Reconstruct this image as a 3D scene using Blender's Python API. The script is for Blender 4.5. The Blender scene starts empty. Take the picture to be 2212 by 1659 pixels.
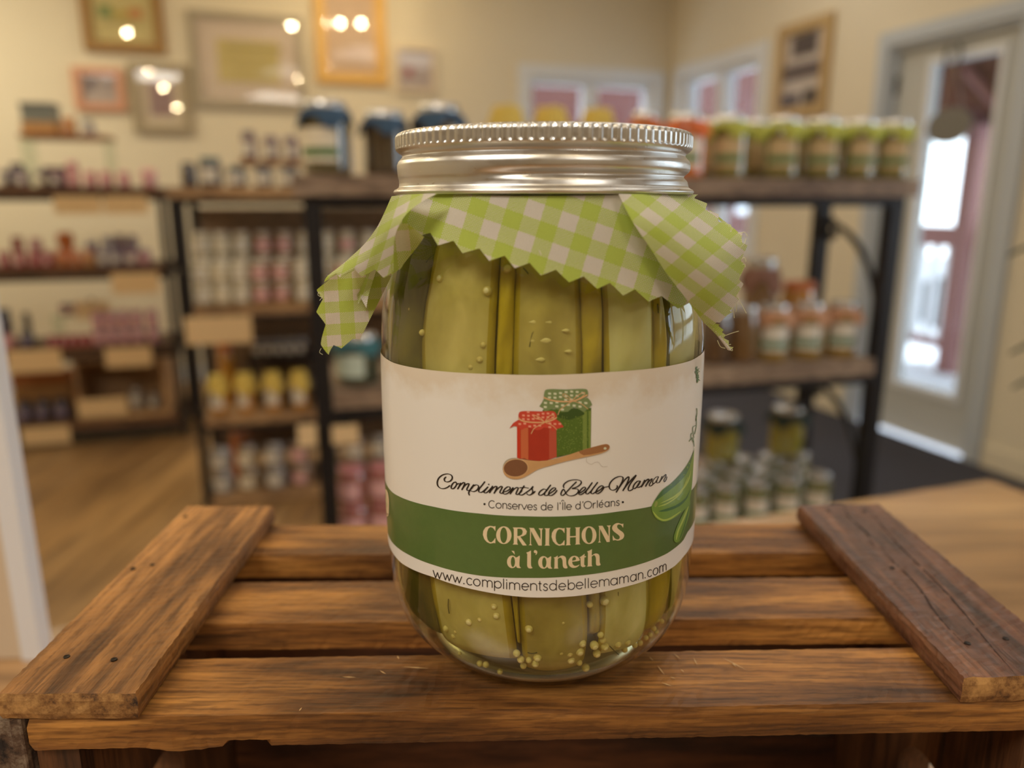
import bpy, math, random
import numpy as np
from mathutils import Vector, Matrix
from mathutils.geometry import tessellate_polygon

S = bpy.context.scene
COL = S.collection
random.seed(7)
ZE = 1.28                                   # eye height above the floor; everything is laid out from the eye

# ---------------------------------------------------------------- camera
FPX = 1650.0
PITCH = math.atan(395 / FPX)
CP, SP = math.cos(PITCH), math.sin(PITCH)
cam = bpy.data.cameras.new('camera')
camo = bpy.data.objects.new('camera', cam)
COL.objects.link(camo)
camo.location = (0, 0, ZE)
camo.rotation_euler = (math.pi / 2 - PITCH, 0, 0)
cam.sensor_width = 36.0
cam.lens = FPX / 2212 * 36.0
cam.clip_start = 0.01
cam.clip_end = 200
cam.dof.use_dof = True
cam.dof.focus_distance = 0.209
cam.dof.aperture_fstop = 6.6
S.camera = camo

# ---------------------------------------------------------------- sky, exposure
S.view_settings.view_transform = 'Standard'
S.view_settings.look = 'None'
S.view_settings.gamma = 1.0
S.view_settings.exposure = -0.12
w = bpy.data.worlds.new('world')
S.world = w
w.use_nodes = True
bg = w.node_tree.nodes['Background']
bg.inputs[0].default_value = (0.80, 0.90, 1.0, 1)
bg.inputs[1].default_value = 4.6
S.cycles.max_bounces = 8
S.cycles.transparent_max_bounces = 24
S.cycles.sample_clamp_indirect = 6.0
S.cycles.use_denoising = True

CEIL = 1.72                                  # ceiling height above the eye
FLOOR = -ZE


def area(name, loc, size, power, color, target=None, shape='RECTANGLE', sy=None):
    l = bpy.data.lights.new(name, 'AREA')
    l.shape = shape
    l.size = size
    if shape == 'RECTANGLE':
        l.size_y = sy or size
    l.energy = power
    l.color = color
    o = bpy.data.objects.new(name, l)
    COL.objects.link(o)
    o.location = (loc[0], loc[1], loc[2] + ZE)
    if target is not None:
        d = Vector(target) - Vector(loc)
        o.rotation_euler = d.to_track_quat('-Z', 'Y').to_euler()
    return o


WARM = (1.0, 0.94, 0.83)
AMBER = (1.0, 0.88, 0.62)
# fill light panels added at the ceiling to brighten the room (housings built below)
PANELS = [(-3.5, 3.7), (1.0, 4.4), (1.1, 2.4), (-3.2, 1.2), (0.9, 0.6), (-1.2, -0.9), (1.6, -2.0)]
PPOW = [52, 9, 9, 22, 8, 42, 28]
for k, ((x, y), pw) in enumerate(zip(PANELS, PPOW)):
    area('fill_panel_light', (x, y, CEIL - 0.035), 1.36, pw, AMBER if k in (0, 3) else WARM, sy=0.86)

# ---------------------------------------------------------------- rays of the lens (used for laying things out)


def ray(px, py):
    a = (px - 1106) / FPX
    b = (829.5 - py) / FPX
    return np.array([a, CP + b * SP, -SP + b * CP])


def on_y(px, py, Y):
    r = ray(px, py)
    return r * (Y / r[1])


def on_z(px, py, z):
    r = ray(px, py)
    return r * (z / r[2])


def on_plane(px, py, P, n):
    r = ray(px, py)
    n = np.array(n)
    return r * (np.dot(n, np.array(P)) / np.dot(n, r))


# ---------------------------------------------------------------- mesh helpers
ORG = {}


class MB:
    def __init__(s):
        s.v = []; s.f = []; s.m = []; s.sm = []

    def add(s, verts, faces, mat=0, smooth=False):
        o = len(s.v)
        s.v += [tuple(float(c) for c in v) for v in verts]
        s.f += [tuple(i + o for i in f) for f in faces]
        s.m += [mat] * len(faces)
        s.sm += [smooth] * len(faces)
        return s


def link(name, me, mats, parent=None, origin=(0, 0, 0), shift=True):
    for m in mats:
        me.materials.append(m)
    o = bpy.data.objects.new(name, me)
    COL.objects.link(o)
    if parent is not None:
        o.parent = parent
        pg = ORG.get(parent.name, (0, 0, 0))
        o.location = tuple(origin[i] - pg[i] for i in range(3))
    else:
        o.location = (origin[0], origin[1], origin[2] + ZE)
    ORG[o.name] = tuple(origin)
    return o


def build(name, mb, mats, parent=None, origin=None, uv=None):
    if not isinstance(mats, (list, tuple)):
        mats = [mats]
    if origin is None:
        origin = ORG.get(parent.name, (0, 0, 0)) if parent is not None else base_of(mb.v)
    me = bpy.data.meshes.new(name)
    vv = [(v[0] - origin[0], v[1] - origin[1], v[2] - origin[2]) for v in mb.v]
    me.from_pydata(vv, [], mb.f)
    me.polygons.foreach_set('material_index', mb.m)
    me.polygons.foreach_set('use_smooth', mb.sm)
    if uv is not None:
        lay = me.uv_layers.new(name='UVMap')
        for p in me.polygons:
            for li in p.loop_indices:
                lay.data[li].uv = uv[me.loops[li].vertex_index]
    me.update()
    return link(name, me, mats, parent, origin)


def base_of(vs):
    a = np.array(vs)
    mn, mx = a.min(0), a.max(0)
    return (float((mn[0] + mx[0]) / 2), float((mn[1] + mx[1]) / 2), float(mn[2]))


def empty(name, origin):
    o = bpy.data.objects.new(name, None)
    COL.objects.link(o)
    o.empty_display_size = 0.02
    o.location = (origin[0], origin[1], origin[2] + ZE)
    ORG[o.name] = tuple(origin)
    return o


def tag(o, label=None, cat=None, group=None, kind=None):
    if label: o['label'] = label
    if cat: o['category'] = cat
    if group: o['group'] = group
    if kind: o['kind'] = kind
    return o


def box(c, s, R=None):
    x, y, z = s[0] / 2, s[1] / 2, s[2] / 2
    v = np.array([(-x, -y, -z), (x, -y, -z), (x, y, -z), (-x, y, -z), (-x, -y, z), (x, -y, z), (x, y, z), (-x, y, z)])
    if R is not None:
        v = v @ np.array(R).T
    v = v + np.array(c)
    return [tuple(q) for q in v], [(0, 3, 2, 1), (4, 5, 6, 7), (0, 1, 5, 4), (1, 2, 6, 5), (2, 3, 7, 6), (3, 0, 4, 7)]


def box2(a, b):
    return box([(a[i] + b[i]) / 2 for i in range(3)], [abs(b[i] - a[i]) for i in range(3)])


def rotz(a):
    c, s = math.cos(a), math.sin(a)
    return [[c, -s, 0], [s, c, 0], [0, 0, 1]]


def lathe(prof, n=32, c=(0, 0), disp=None, a0=0, a1=2 * math.pi):
    """prof: list of (R, z)"""
    full = abs(a1 - a0 - 2 * math.pi) < 1e-6
    v = []; f = []
    cols = n if full else n + 1
    for (r, z) in prof:
        for j in range(cols):
            t = a0 + (a1 - a0) * j / n
            rr = r if disp is None else r + disp(t, z)
            v.append((c[0] + rr * math.sin(t), c[1] - rr * math.cos(t), z))
    for i in range(len(prof) - 1):
        for j in range(n):
            k = (j + 1) % cols
            f.append((i * cols + j, i * cols + k, (i + 1) * cols + k, (i + 1) * cols + j))
    return v, f


def tube(pts, r, n=8, rr=None):
    pts = [Vector(p) for p in pts]
    v = []; f = []
    up = Vector((0, 0, 1))
    for i, p in enumerate(pts):
        d = (pts[min(i + 1, len(pts) - 1)] - pts[max(i - 1, 0)])
        d.normalize()
        a = d.cross(up)
        if a.length < 1e-3:
            a = d.cross(Vector((1, 0, 0)))
        a.normalize()
        b = d.cross(a)
        R = rr[i] if rr else r
        for j in range(n):
            t = 2 * math.pi * j / n
            v.append(tuple(p + a * (R * math.cos(t)) + b * (R * math.sin(t))))
    for i in range(len(pts) - 1):
        for j in range(n):
            k = (j + 1) % n
            f.append((i * n + j, i * n + k, (i + 1) * n + k, (i + 1) * n + j))
    f.append(tuple(range(n)))
    f.append(tuple((len(pts) - 1) * n + j for j in range(n))[::-1])
    return v, f


def sphere(c, r, n=12, m=8, sc=(1, 1, 1), R=None):
    v = []; f = []
    for i in range(m + 1):
        p = math.pi * i / m
        for j in range(n):
            t = 2 * math.pi * j / n
            q = np.array((math.sin(p) * math.cos(t) * sc[0], math.sin(p) * math.sin(t) * sc[1], math.cos(p) * sc[2])) * r
            if R is not None:
                q = np.array(R) @ q
            v.append(tuple(q + np.array(c)))
    for i in range(m):
        for j in range(n):
            k = (j + 1) % n
            f.append((i * n + j, (i + 1) * n + j, (i + 1) * n + k, i * n + k))
    return v, f


def catmull(pts, k=6):
    P = [np.array(p, float) for p in pts]
    out = []
    for i in range(len(P) - 1):
        p0 = P[max(i - 1, 0)]; p1 = P[i]; p2 = P[i + 1]; p3 = P[min(i + 2, len(P) - 1)]
        for j in range(k):
            t = j / k
            out.append(0.5 * ((2 * p1) + (-p0 + p2) * t + (2 * p0 - 5 * p1 + 4 * p2 - p3) * t * t + (-p0 + 3 * p1 - 3 * p2 + p3) * t ** 3))
    out.append(P[-1])
    return out


# ---------------------------------------------------------------- materials


def lin(c):
    return tuple(((x / 255) / 12.92 if x / 255 <= 0.04045 else ((x / 255 + 0.055) / 1.055) ** 2.4) for x in c)


def newmat(name):
    m = bpy.data.materials.new(name)
    m.use_nodes = True
    nt = m.node_tree
    return m, nt, nt.nodes['Principled BSDF']


def mat(name, c, rough=0.6, metal=0.0, coat=0.0, spec=0.5, var=0.0, vscale=20.0, emit=None, es=0, trans=0.0, srgb=True):
    m, nt, b = newmat(name)
    c = lin(c) if srgb else c
    b.inputs['Base Color'].default_value = (*c, 1)
    b.inputs['Roughness'].default_value = rough
    b.inputs['Metallic'].default_value = metal
    b.inputs['Coat Weight'].default_value = coat
    b.inputs['Coat Roughness'].default_value = 0.05
    b.inputs['Specular IOR Level'].default_value = spec
    b.inputs['Transmission Weight'].default_value = trans
    if emit:
        b.inputs['Emission Color'].default_value = (*emit, 1)
        b.inputs['Emission Strength'].default_value = es
    if var > 0:
        tc = nt.nodes.new('ShaderNodeTexCoord')
        n = nt.nodes.new('ShaderNodeTexNoise')
        n.inputs['Scale'].default_value = vscale
        n.inputs['Detail'].default_value = 5
        mx = nt.nodes.new('ShaderNodeMix'); mx.data_type = 'RGBA'
        mx.inputs[6].default_value = (*[q * (1 - var) for q in c], 1)
        mx.inputs[7].default_value = (*[min(1, q * (1 + var)) for q in c], 1)
        nt.links.new(tc.outputs['Object'], n.inputs['Vector'])
        nt.links.new(n.outputs['Fac'], mx.inputs[0])
        nt.links.new(mx.outputs[2], b.inputs['Base Color'])
    return m


def ramp(nt, stops):
    r = nt.nodes.new('ShaderNodeValToRGB')
    e = r.color_ramp.elements
    while len(e) > 1:
        e.remove(e[-1])
    e[0].position = stops[0][0]; e[0].color = (*stops[0][1], 1)
    for p, c in stops[1:]:
        q = e.new(p); q.color = (*c, 1)
    return r


def wood(name, light, mid, dark, axis=0, sc=1.0, rough=0.55, bump=0.25, seed=0.0, fine=1.0, coat=0.0):
    """long-grained stained wood; axis = the grain direction in object space"""
    m, nt, b = newmat(name)
    L = nt.links.new
    tc = nt.nodes.new('ShaderNodeTexCoord')
    mp = nt.nodes.new('ShaderNodeMapping')
    s = [1.0, 1.0, 1.0]; s[axis] = 0.07
    mp.inputs['Scale'].default_value = s
    mp.inputs['Location'].default_value = (seed * 3.1, seed * 1.7, seed)
    L(tc.outputs['Object'], mp.inputs['Vector'])
    n1 = nt.nodes.new('ShaderNodeTexNoise')
    n1.inputs['Scale'].default_value = 95 * sc; n1.inputs['Detail'].default_value = 6; n1.inputs['Roughness'].default_value = 0.6
    n1.inputs['Distortion'].default_value = 0.6
    L(mp.outputs[0], n1.inputs['Vector'])
    n2 = nt.nodes.new('ShaderNodeTexNoise')
    n2.inputs['Scale'].default_value = 900 * sc * fine; n2.inputs['Detail'].default_value = 3
    L(mp.outputs[0], n2.inputs['Vector'])
    n3 = nt.nodes.new('ShaderNodeTexNoise')
    n3.inputs['Scale'].default_value = 28 * sc; n3.inputs['Detail'].default_value = 4
    mp3 = nt.nodes.new('ShaderNodeMapping')
    s3 = [1.0, 1.0, 1.0]; s3[axis] = 0.45
    mp3.inputs['Scale'].default_value = s3
    mp3.inputs['Location'].default_value = (seed * 7.3, seed * 2.9, 0)
    L(tc.outputs['Object'], mp3.inputs['Vector'])
    L(mp3.outputs[0], n3.inputs['Vector'])
    r1 = ramp(nt, [(0.28, dark), (0.45, mid), (0.62, light), (0.8, mid)])
    L(n1.outputs['Fac'], r1.inputs[0])
    r3 = ramp(nt, [(0.30, (0.34, 0.28, 0.26)), (0.5, (0.95, 0.93, 0.92)), (0.72, (1.2, 1.2, 1.15))])
    L(n3.outputs['Fac'], r3.inputs[0])
    mul = nt.nodes.new('ShaderNodeMix'); mul.data_type = 'RGBA'; mul.blend_type = 'MULTIPLY'
    mul.inputs[0].default_value = 0.85
    L(r1.outputs[0], mul.inputs[6]); L(r3.outputs[0], mul.inputs[7])
    r2 = ramp(nt, [(0.38, (0.42, 0.38, 0.35)), (0.52, (1, 1, 1)), (0.64, (1.2, 1.18, 1.12))])
    L(n2.outputs['Fac'], r2.inputs[0])
    mul2 = nt.nodes.new('ShaderNodeMix'); mul2.data_type = 'RGBA'; mul2.blend_type = 'MULTIPLY'
    mul2.inputs[0].default_value = 0.7
    L(mul.outputs[2], mul2.inputs[6]); L(r2.outputs[0], mul2.inputs[7])
    L(mul2.outputs[2], b.inputs['Base Color'])
    b.inputs['Roughness'].default_value = rough
    b.inputs['Coat Weight'].default_value = coat
    b.inputs['Coat Roughness'].default_value = 0.2
    bp = nt.nodes.new('ShaderNodeBump')
    bp.inputs['Strength'].default_value = bump
    bp.inputs['Distance'].default_value = 0.00035
    ad = nt.nodes.new('ShaderNodeMath'); ad.operation = 'ADD'
    L(n1.outputs['Fac'], ad.inputs[0]); L(n2.outputs['Fac'], ad.inputs[1])
    L(ad.outputs[0], bp.inputs['Height'])
    L(bp.outputs[0], b.inputs['Normal'])
    return m


def thin_glass(name, tint=(0.97, 0.98, 0.96), rough=0.02, ior=1.45, extra=1.0):
    m = bpy.data.materials.new(name)
    m.use_nodes = True
    nt = m.node_tree
    nt.nodes.clear()
    L = nt.links.new
    out = nt.nodes.new('ShaderNodeOutputMaterial')
    tr = nt.nodes.new('ShaderNodeBsdfTransparent'); tr.inputs[0].default_value = (*tint, 1)
    gl = nt.nodes.new('ShaderNodeBsdfGlossy'); gl.inputs['Roughness'].default_value = rough
    gl.inputs[0].default_value = (1, 1, 1, 1)
    lw = nt.nodes.new('ShaderNodeLayerWeight'); lw.inputs[0].default_value = 0.5
    pw = nt.nodes.new('ShaderNodeMath'); pw.operation = 'POWER'; pw.inputs[1].default_value = 5.0
    f0 = ((ior - 1) / (ior + 1)) ** 2 * extra
    mu = nt.nodes.new('ShaderNodeMath'); mu.operation = 'MULTIPLY_ADD'; mu.inputs[1].default_value = 1 - f0; mu.inputs[2].default_value = f0; mu.use_clamp = True
    L(lw.outputs['Facing'], pw.inputs[0]); L(pw.outputs[0], mu.inputs[0])
    mx = nt.nodes.new('ShaderNodeMixShader')
    L(mu.outputs[0], mx.inputs[0]); L(tr.outputs[0], mx.inputs[1]); L(gl.outputs[0], mx.inputs[2])
    L(mx.outputs[0], out.inputs[0])
    return m


M = {}
M['wall'] = mat('wall_paint', (224, 214, 192), 0.85, var=0.03, vscale=2)
M['ceil'] = mat('ceiling_paint', (232, 226, 212), 0.9)
M['trimw'] = mat('white_trim', (222, 226, 232), 0.5)
M['doorgrey'] = mat('grey_door_paint', (188, 190, 188), 0.5)
M['metal'] = mat('dark_iron', (38, 36, 38), 0.45, metal=0.4)
M['shelf_wood'] = wood('shelf_wood', lin((204, 168, 124)), lin((182, 146, 106)), lin((134, 104, 74)), 0, 0.12, 0.6, 0.1)
M['shelf_brown'] = wood('brown_shelf_wood', lin((120, 88, 62)), lin((98, 70, 48)), lin((66, 46, 34)), 0, 0.12, 0.6, 0.1)
M['floor'] = wood('floor_wood', lin((172, 138, 94)), lin((160, 126, 82)), lin((146, 112, 70)), 1, 0.03, 0.35, 0.02)
M['mat'] = mat('floor_mat', (58, 58, 68), 0.9, var=0.2, vscale=200)
M['table'] = wood('table_wood', lin((190, 152, 106)), lin((178, 138, 92)), lin((158, 120, 78)), 0, 0.1, 0.28, 0.01, coat=1.0)
M['card'] = mat('sign_card', (226, 196, 150), 0.7)
M['paper'] = mat('paper_white', (232, 226, 214), 0.6)
M['silver'] = mat('silver_lid', (205, 205, 205), 0.25, metal=0.9)
M['glassy'] = thin_glass('clear_glass')
M['pane'] = thin_glass('window_glass', (0.93, 0.95, 0.95), 0.0, 1.45)
M['snow'] = mat('snow', (240, 243, 248), 0.9)
M['red'] = mat('red_siding', (92, 50, 44), 0.8)
M['redlight'] = mat('red_trim', (140, 96, 94), 0.7)
M['blackplastic'] = mat('black_plastic', (24, 24, 26), 0.4)

# ================================================================ ROOM SHELL
CORNER = np.array([1.299, 6.66])
WD = np.array([0.3385, -1.0]); WD = WD / np.linalg.norm(WD)       # along the right wall, towards the viewer
BD = np.array([-1.0, -0.3385]); BD = BD / np.linalg.norm(BD)      # along the back wall, towards the left
RN = BD.copy()                                                    # right wall normal, into the room
BN = WD.copy()                                                    # back wall normal, into the room


def rw(s, z, off=0.0):
    p = CORNER + WD * s + RN * off
    return (p[0], p[1], z)


def bw(s, z, off=0.0):
    p = CORNER + BD * s + BN * off
    return (p[0], p[1], z)


def px_rw(px, py, off=0.0):
    P = on_plane(px, py, rw(0, 0, off), (RN[0], RN[1], 0))
    return float(np.dot(P[:2] - CORNER, WD)), float(P[2])


def px_bw(px, py, off=0.0):
    P = on_plane(px, py, bw(0, 0, off), (BN[0], BN[1], 0))
    return float(np.dot(P[:2] - CORNER, BD)), float(P[2])


def slab(fn, s0, s1, z0, z1, o0, o1):
    """a box lying against a wall: along s, up z, off the wall o"""
    v = [fn(s, z, o) for s, z, o in ((s0, z0, o0), (s1, z0, o0), (s1, z0, o1), (s0, z0, o1), (s0, z1, o0), (s1, z1, o0), (s1, z1, o1), (s0, z1, o1))]
    return v, [(0, 3, 2, 1), (4, 5, 6, 7), (0, 1, 5, 4), (1, 2, 6, 5), (2, 3, 7, 6), (3, 0, 4, 7)]


def wall_with_holes(name, fn, s0, s1, holes, th=-0.16):
    mb = MB()
    ss = sorted({s0, s1, *[h[0] for h in holes], *[h[1] for h in holes]})
    for a, b in zip(ss[:-1], ss[1:]):
        zs = [(FLOOR, CEIL)]
        for h in holes:
            if h[0] <= a + 1e-6 and h[1] >= b - 1e-6:
                nz = []
                for z0, z1 in zs:
                    if h[2] > z0: nz.append((z0, min(z1, h[2])))
                    if h[3] < z1: nz.append((max(z0, h[3]), z1))
                zs = nz
        for z0, z1 in zs:
            mb.add(*slab(fn, a, b, z0, z1, 0, th))
    return tag(build(name, mb, M['wall'], origin=(0, 0, 0)), kind='structure')


# openings (s, z)
dl, _ = px_rw(1893, 435); dr, _ = px_rw(2168, 435)
_, dtop = px_rw(1893, 110)
DOOR = (dl, dr, FLOOR, dtop)
w2l, _ = px_rw(1462, 435); w2r, _ = px_rw(1622, 435); _, w2t = px_rw(1622, 128)
WIN2 = (w2l, w2r, -0.30, w2t)
w1l, _ = px_bw(1402, 435); w1r, _ = px_bw(1140, 435); _, w1t = px_bw(1140, 165)
WIN1 = (w1l, w1r, -0.30, w1t)
WIN3 = (4.7, 6.7, -0.50, 1.05)
wall_with_holes('wall_right', rw, 0, 10.5, [DOOR, WIN2, WIN3])
wall_with_holes('wall_back', bw, 0, 8.2, [WIN1])
far = CORNER + BD * 8.2
nearc = CORNER + WD * 10.5


def plainwall(name, P, d, L, n):
    mb = MB()
    v = []
    for o in (0, -0.16):
        for (s, z) in ((0, FLOOR), (L, FLOOR), (L, CEIL), (0, CEIL)):
            q = P + d * s + n * o
            v.append((q[0], q[1], z))
    mb.add(v, [(0, 1, 2, 3), (7, 6, 5, 4), (0, 4, 5, 1), (1, 5, 6, 2), (2, 6, 7, 3), (3, 7, 4, 0)])
    return tag(build(name, mb, M['wall'], origin=(0, 0, 0)), kind='structure')


plainwall('wall_left', far, WD, 10.5, -BD)
plainwall('wall_front', nearc, BD, 8.2, -WD)
for nm, z0, z1, m in (('floor', FLOOR - 0.1, FLOOR, 'floor'), ('ceiling', CEIL, CEIL + 0.1, 'ceil')):
    mb = MB()
    v = []
    for z in (z0, z1):
        for q in (CORNER, far, far + WD * 10.5, nearc):
            v.append((q[0], q[1], z))
    mb.add(v, [(3, 2, 1, 0), (4, 5, 6, 7), (0, 1, 5, 4), (1, 2, 6, 5), (2, 3, 7, 6), (3, 0, 4, 7)])
    tag(build(nm, mb, M[m], origin=(0, 0, 0)), kind='structure')
mb = MB(); mb.add(*slab(bw, 0, 8.2, FLOOR, FLOOR + 0.11, 0, 0.015))
tag(build('baseboard_back', mb, M['trimw'], origin=(0, 0, 0)), kind='structure')
mb = MB()
for a, b in ((0.02, dl - 0.09), (dr + 0.09, 10.4)):
    mb.add(*slab(rw, a, b, FLOOR, FLOOR + 0.11, 0, 0.015))
tag(build('baseboard_right', mb, M['wall'], origin=(0, 0, 0)), kind='structure')


def window(name, fn, H, mull=1, trim=0.09):
    s0, s1, z0, z1 = H
    e = empty(name, fn((s0 + s1) / 2, z0, 0)); tag(e, kind='structure')
    mb = MB()
    for a, b, c, d in ((s0 - trim, s1 + trim, z1, z1 + trim), (s0 - trim, s1 + trim, z0 - trim, z0), (s0 - trim, s0, z0, z1), (s1, s1 + trim, z0, z1)):
        mb.add(*slab(fn, a, b, c, d, 0.0, 0.022))
    t = 0.045
    for a, b, c, d in ((s0, s1, z1 - t, z1), (s0, s1, z0, z0 + t), (s0, s0 + t, z0 + t, z1 - t), (s1 - t, s1, z0 + t, z1 - t)):
        mb.add(*slab(fn, a, b, c, d, -0.03, -0.13))
    for k in range(mull):
        c = s0 + (s1 - s0) * (k + 1) / (mull + 1)
        mb.add(*slab(fn, c - 0.06, c + 0.06, z0 + t, z1 - t, -0.03, -0.12))
    build('window_frame', mb, M['trimw'], e)
    mb = MB(); mb.add(*slab(fn, s0 + t, s1 - t, z0 + t, z1 - t, -0.085, -0.09))
    build('window_pane', mb, M['pane'], e)
    return e


window('window_1', bw, WIN1)
window('window_2', rw, WIN2)
window('window_3', rw, WIN3, 1)

# door in the right wall
s0, s1, z0, z1 = DOOR
door = empty('door_1', rw((s0 + s1) / 2, z0, 0)); tag(door, kind='structure')
mb = MB()
t = 0.075
for a, b, c, d in ((s0 - t, s1 + t, z1, z1 + t), (s0 - t, s0, z0, z1), (s1, s1 + t, z0, z1)):
    mb.add(*slab(rw, a, b, c, d, 0.0, 0.03))
for a, b, c, d in ((s0, s1, z1 - 0.03, z1), (s0, s0 + 0.03, z0, z1 - 0.03), (s1 - 0.03, s1, z0, z1 - 0.03)):
    mb.add(*slab(rw, a, b, c, d, 0.0, -0.15))
build('door_frame', mb, mat('door_frame_paint', (186, 194, 204), 0.5), door)
ga, gt = px_rw(2000, 135); gb, _ = px_rw(2150, 115)
gl_, _ = px_rw(1972, 435); gr_, _ = px_rw(2110, 435)
_, gz = px_rw(2000, 140); _, gz0 = px_rw(1985, 838)
mb = MB()
a0, a1 = s0 + 0.03, s1 - 0.03
for a, b, c, d in ((a0, a1, gz, z1 - 0.03), (a0, a1, z0 + 0.01, gz0), (a0, gl_, gz0, gz), (gr_, a1, gz0, gz)):
    mb.add(*slab(rw, a, b, c, d, -0.04, -0.085))
build('door_panel', mb, M['doorgrey'], door)
mb = MB()
for a, b, c, d in ((gl_ - 0.03, gr_ + 0.03, gz, gz + 0.035), (gl_ - 0.03, gr_ + 0.03, gz0 - 0.035, gz0), (gl_ - 0.03, gl_, gz0, gz), (gr_, gr_ + 0.03, gz0, gz)):
    mb.add(*slab(rw, a, b, c, d, -0.04, -0.025))
build('glazing_bead', mb, M['trimw'], door)
mb = MB(); mb.add(*slab(rw, gl_, gr_, gz0, gz, -0.06, -0.065))
build('door_pane', mb, M['pane'], door)
hs, hz = px_rw(1926, 185)
mb = MB(); mb.add(*slab(rw, hs - 0.012, hs + 0.012, hz - 0.05, hz + 0.05, -0.04, -0.01))
build('door_closer', mb, M['metal'], door)

# oval sign hanging on the door glass, with its hook
ss_, sz_ = px_rw(2052, 272, -0.01)
sg = empty('door_sign', rw(ss_, sz_ - 0.1, -0.01))
tag(sg, 'grey oval sign hanging by strings on the glass of the door', 'sign')
n = 28
v = []
ca, cb = 0.135, 0.088
for o in (-0.008, 0.0):
    for j in range(n):
        a = 2 * math.pi * j / n
        v.append(rw(ss_ + ca * math.cos(a), sz_ + cb * math.sin(a), o))
mb = MB(); mb.add(v, [tuple(range(n)), tuple(range(n, 2 * n))[::-1]] + [(j, (j + 1) % n, n + (j + 1) % n, n + j) for j in range(n)])
build('sign_board', mb, mat('sign_grey', (120, 118, 112), 0.6), sg)
hs, hz = px_rw(2064, 118, -0.01)
mb = MB()
for k in (-1, 1):
    mb.add(*tube([rw(ss_ + k * 0.07, sz_ + 0.07, -0.004), rw(hs, hz - 0.02, -0.004)], 0.0015, 5))
build('string', mb, mat('string', (180, 175, 165), 0.8), sg)
mb = MB()
for k in (-1, 1):
    q = [rw(hs + k * 0.022 + 0.02 * math.sin(a) * k, hz + 0.045 * math.cos(a), 0.005) for a in [i * math.pi / 8 for i in range(9)]]
    mb.add(*tube(q, 0.008, 8))
build('hook', mb, M['metal'], sg)

# floor mat by the door
mb = MB()
q = []
for px, py in ((1925, 925), (2140, 1045)):
    P = on_z(px, py, FLOOR + 0.006); q.append(P)
m0 = CORNER + WD * 0.9
v = []
for z in (FLOOR + 0.001, FLOOR + 0.010):
    for s, o in ((1.2, 0.03), (6.2, 0.03), (6.2, 1.25), (1.2, 1.25)):
        v.append(rw(s, z, o))
mb.add(v, [(0, 1, 2, 3), (7, 6, 5, 4), (0, 4, 5, 1), (1, 5, 6, 2), (2, 6, 7, 3), (3, 7, 4, 0)])
tag(build('floor_mat', mb, M['mat']), 'dark blue-grey floor mat lying in front of the glass door', 'mat')

# ================================================================ OUTSIDE
mb = MB()
mb.add(*slab(rw, -12, 22, FLOOR - 0.45, FLOOR - 0.35, -0.2, -40))
mb.add(*slab(bw, -0.16, 22, FLOOR - 0.45, FLOOR - 0.35, -0.2, -30))
tag(build('snow_ground', mb, M['snow'], origin=(0, 0, 0)), kind='structure')
mb = MB(); mb.add(*slab(rw, 1.0, 7.0, FLOOR - 0.35, FLOOR - 0.03, -0.2, -2.0))
tag(build('porch_deck', mb, mat('deck_snowy', (205, 208, 215), 0.8), origin=(0, 0, 0)), kind='structure')
# railing with balusters
rl = empty('porch_railing', rw(4, FLOOR, -1.9))
tag(rl, 'white porch railing with red rails seen through the glass of the door', 'railing')
mb = MB()
mb.add(*slab(rw, 0.4, 6.8, -0.35, -0.19, -1.86, -1.94))
build('rail', mb, M['redlight'], rl)
mb = MB()
mb.add(*slab(rw, 0.4, 6.8, -1.16, -1.09, -1.86, -1.94))
build('rail', mb, M['redlight'], rl)
for k in range(46):
    mb = MB(); s = 0.5 + k * 0.135
    mb.add(*slab(rw, s, s + 0.05, -1.09, -0.35, -1.88, -1.92))
    build('baluster', mb, M['trimw'], rl)
for k, s in enumerate((-0.4, px_rw(2108, 435, -1.76)[0] - 0.11, 6.6)):
    mb = MB(); mb.add(*slab(rw, s, s + 0.12, FLOOR - 0.03, 0.545, -1.70, -1.83))
    tag(build('porch_post', mb, M['redlight']), ('pale red porch post outside the corner window', 'pale red porch post standing beside the strip of door glass', 'pale red porch post beyond the window beside the plant')[k], 'post', 'porch posts')
mb = MB()
mb.add(*slab(rw, 0.2, 4.9, 0.55, 1.30, -1.80, -1.9))
mb.add(*slab(rw, 0.2, 4.9, 1.30, 1.36, -0.2, -2.1))
sA, zA = px_rw(2088, 150, -1.75); sB, zB = px_rw(2150, 225, -1.75)
porch_mb = mb
tag(build('porch_roof', mb, M['red']), 'red porch roof and beam outside the glass door', 'porch')
mb = MB(); mb.add(*tube([rw(sA, zA, -1.75), rw(sB, zB, -1.75)], 0.035, 4))
tag(build('porch_brace', mb, mat('pale_brace', (150, 104, 104), .7)), 'pale slanted porch brace seen at the top of the door glass', 'brace')
# neighbouring buildings
mb = MB(); mb.add(*slab(rw, -17, -8.5, FLOOR - 0.4, 4.2, -8.0, -9.5))
nb = build('red_building', mb, M['red']); tag(nb, 'red clapboard building outside seen through the corner window', 'building')
for s in (-15.5, -13.0, -10.5):
    mb = MB(); mb.add(*slab(rw, s, s + 0.9, -0.3, 1.1, -7.97, -8.0))
    build('window', mb, M['trimw'], nb)
mb = MB(); mb.add(*slab(bw, -2, 7, FLOOR - 0.4, 3.2, -4.0, -8.0))
nb = build('red_building', mb, M['red']); tag(nb, 'red building outside seen through the window of the back wall', 'building')
mb = MB(); mb.add(*slab(bw, 0.1, 1.3, -0.2, 0.6, -3.97, -4.0))
build('window', mb, M['trimw'], nb)
vh = empty('parked_car', rw(0.6, FLOOR - 0.35, -6.0))
tag(vh, 'white parked car beyond the porch railing seen through the door', 'car')
mb = MB()
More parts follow.
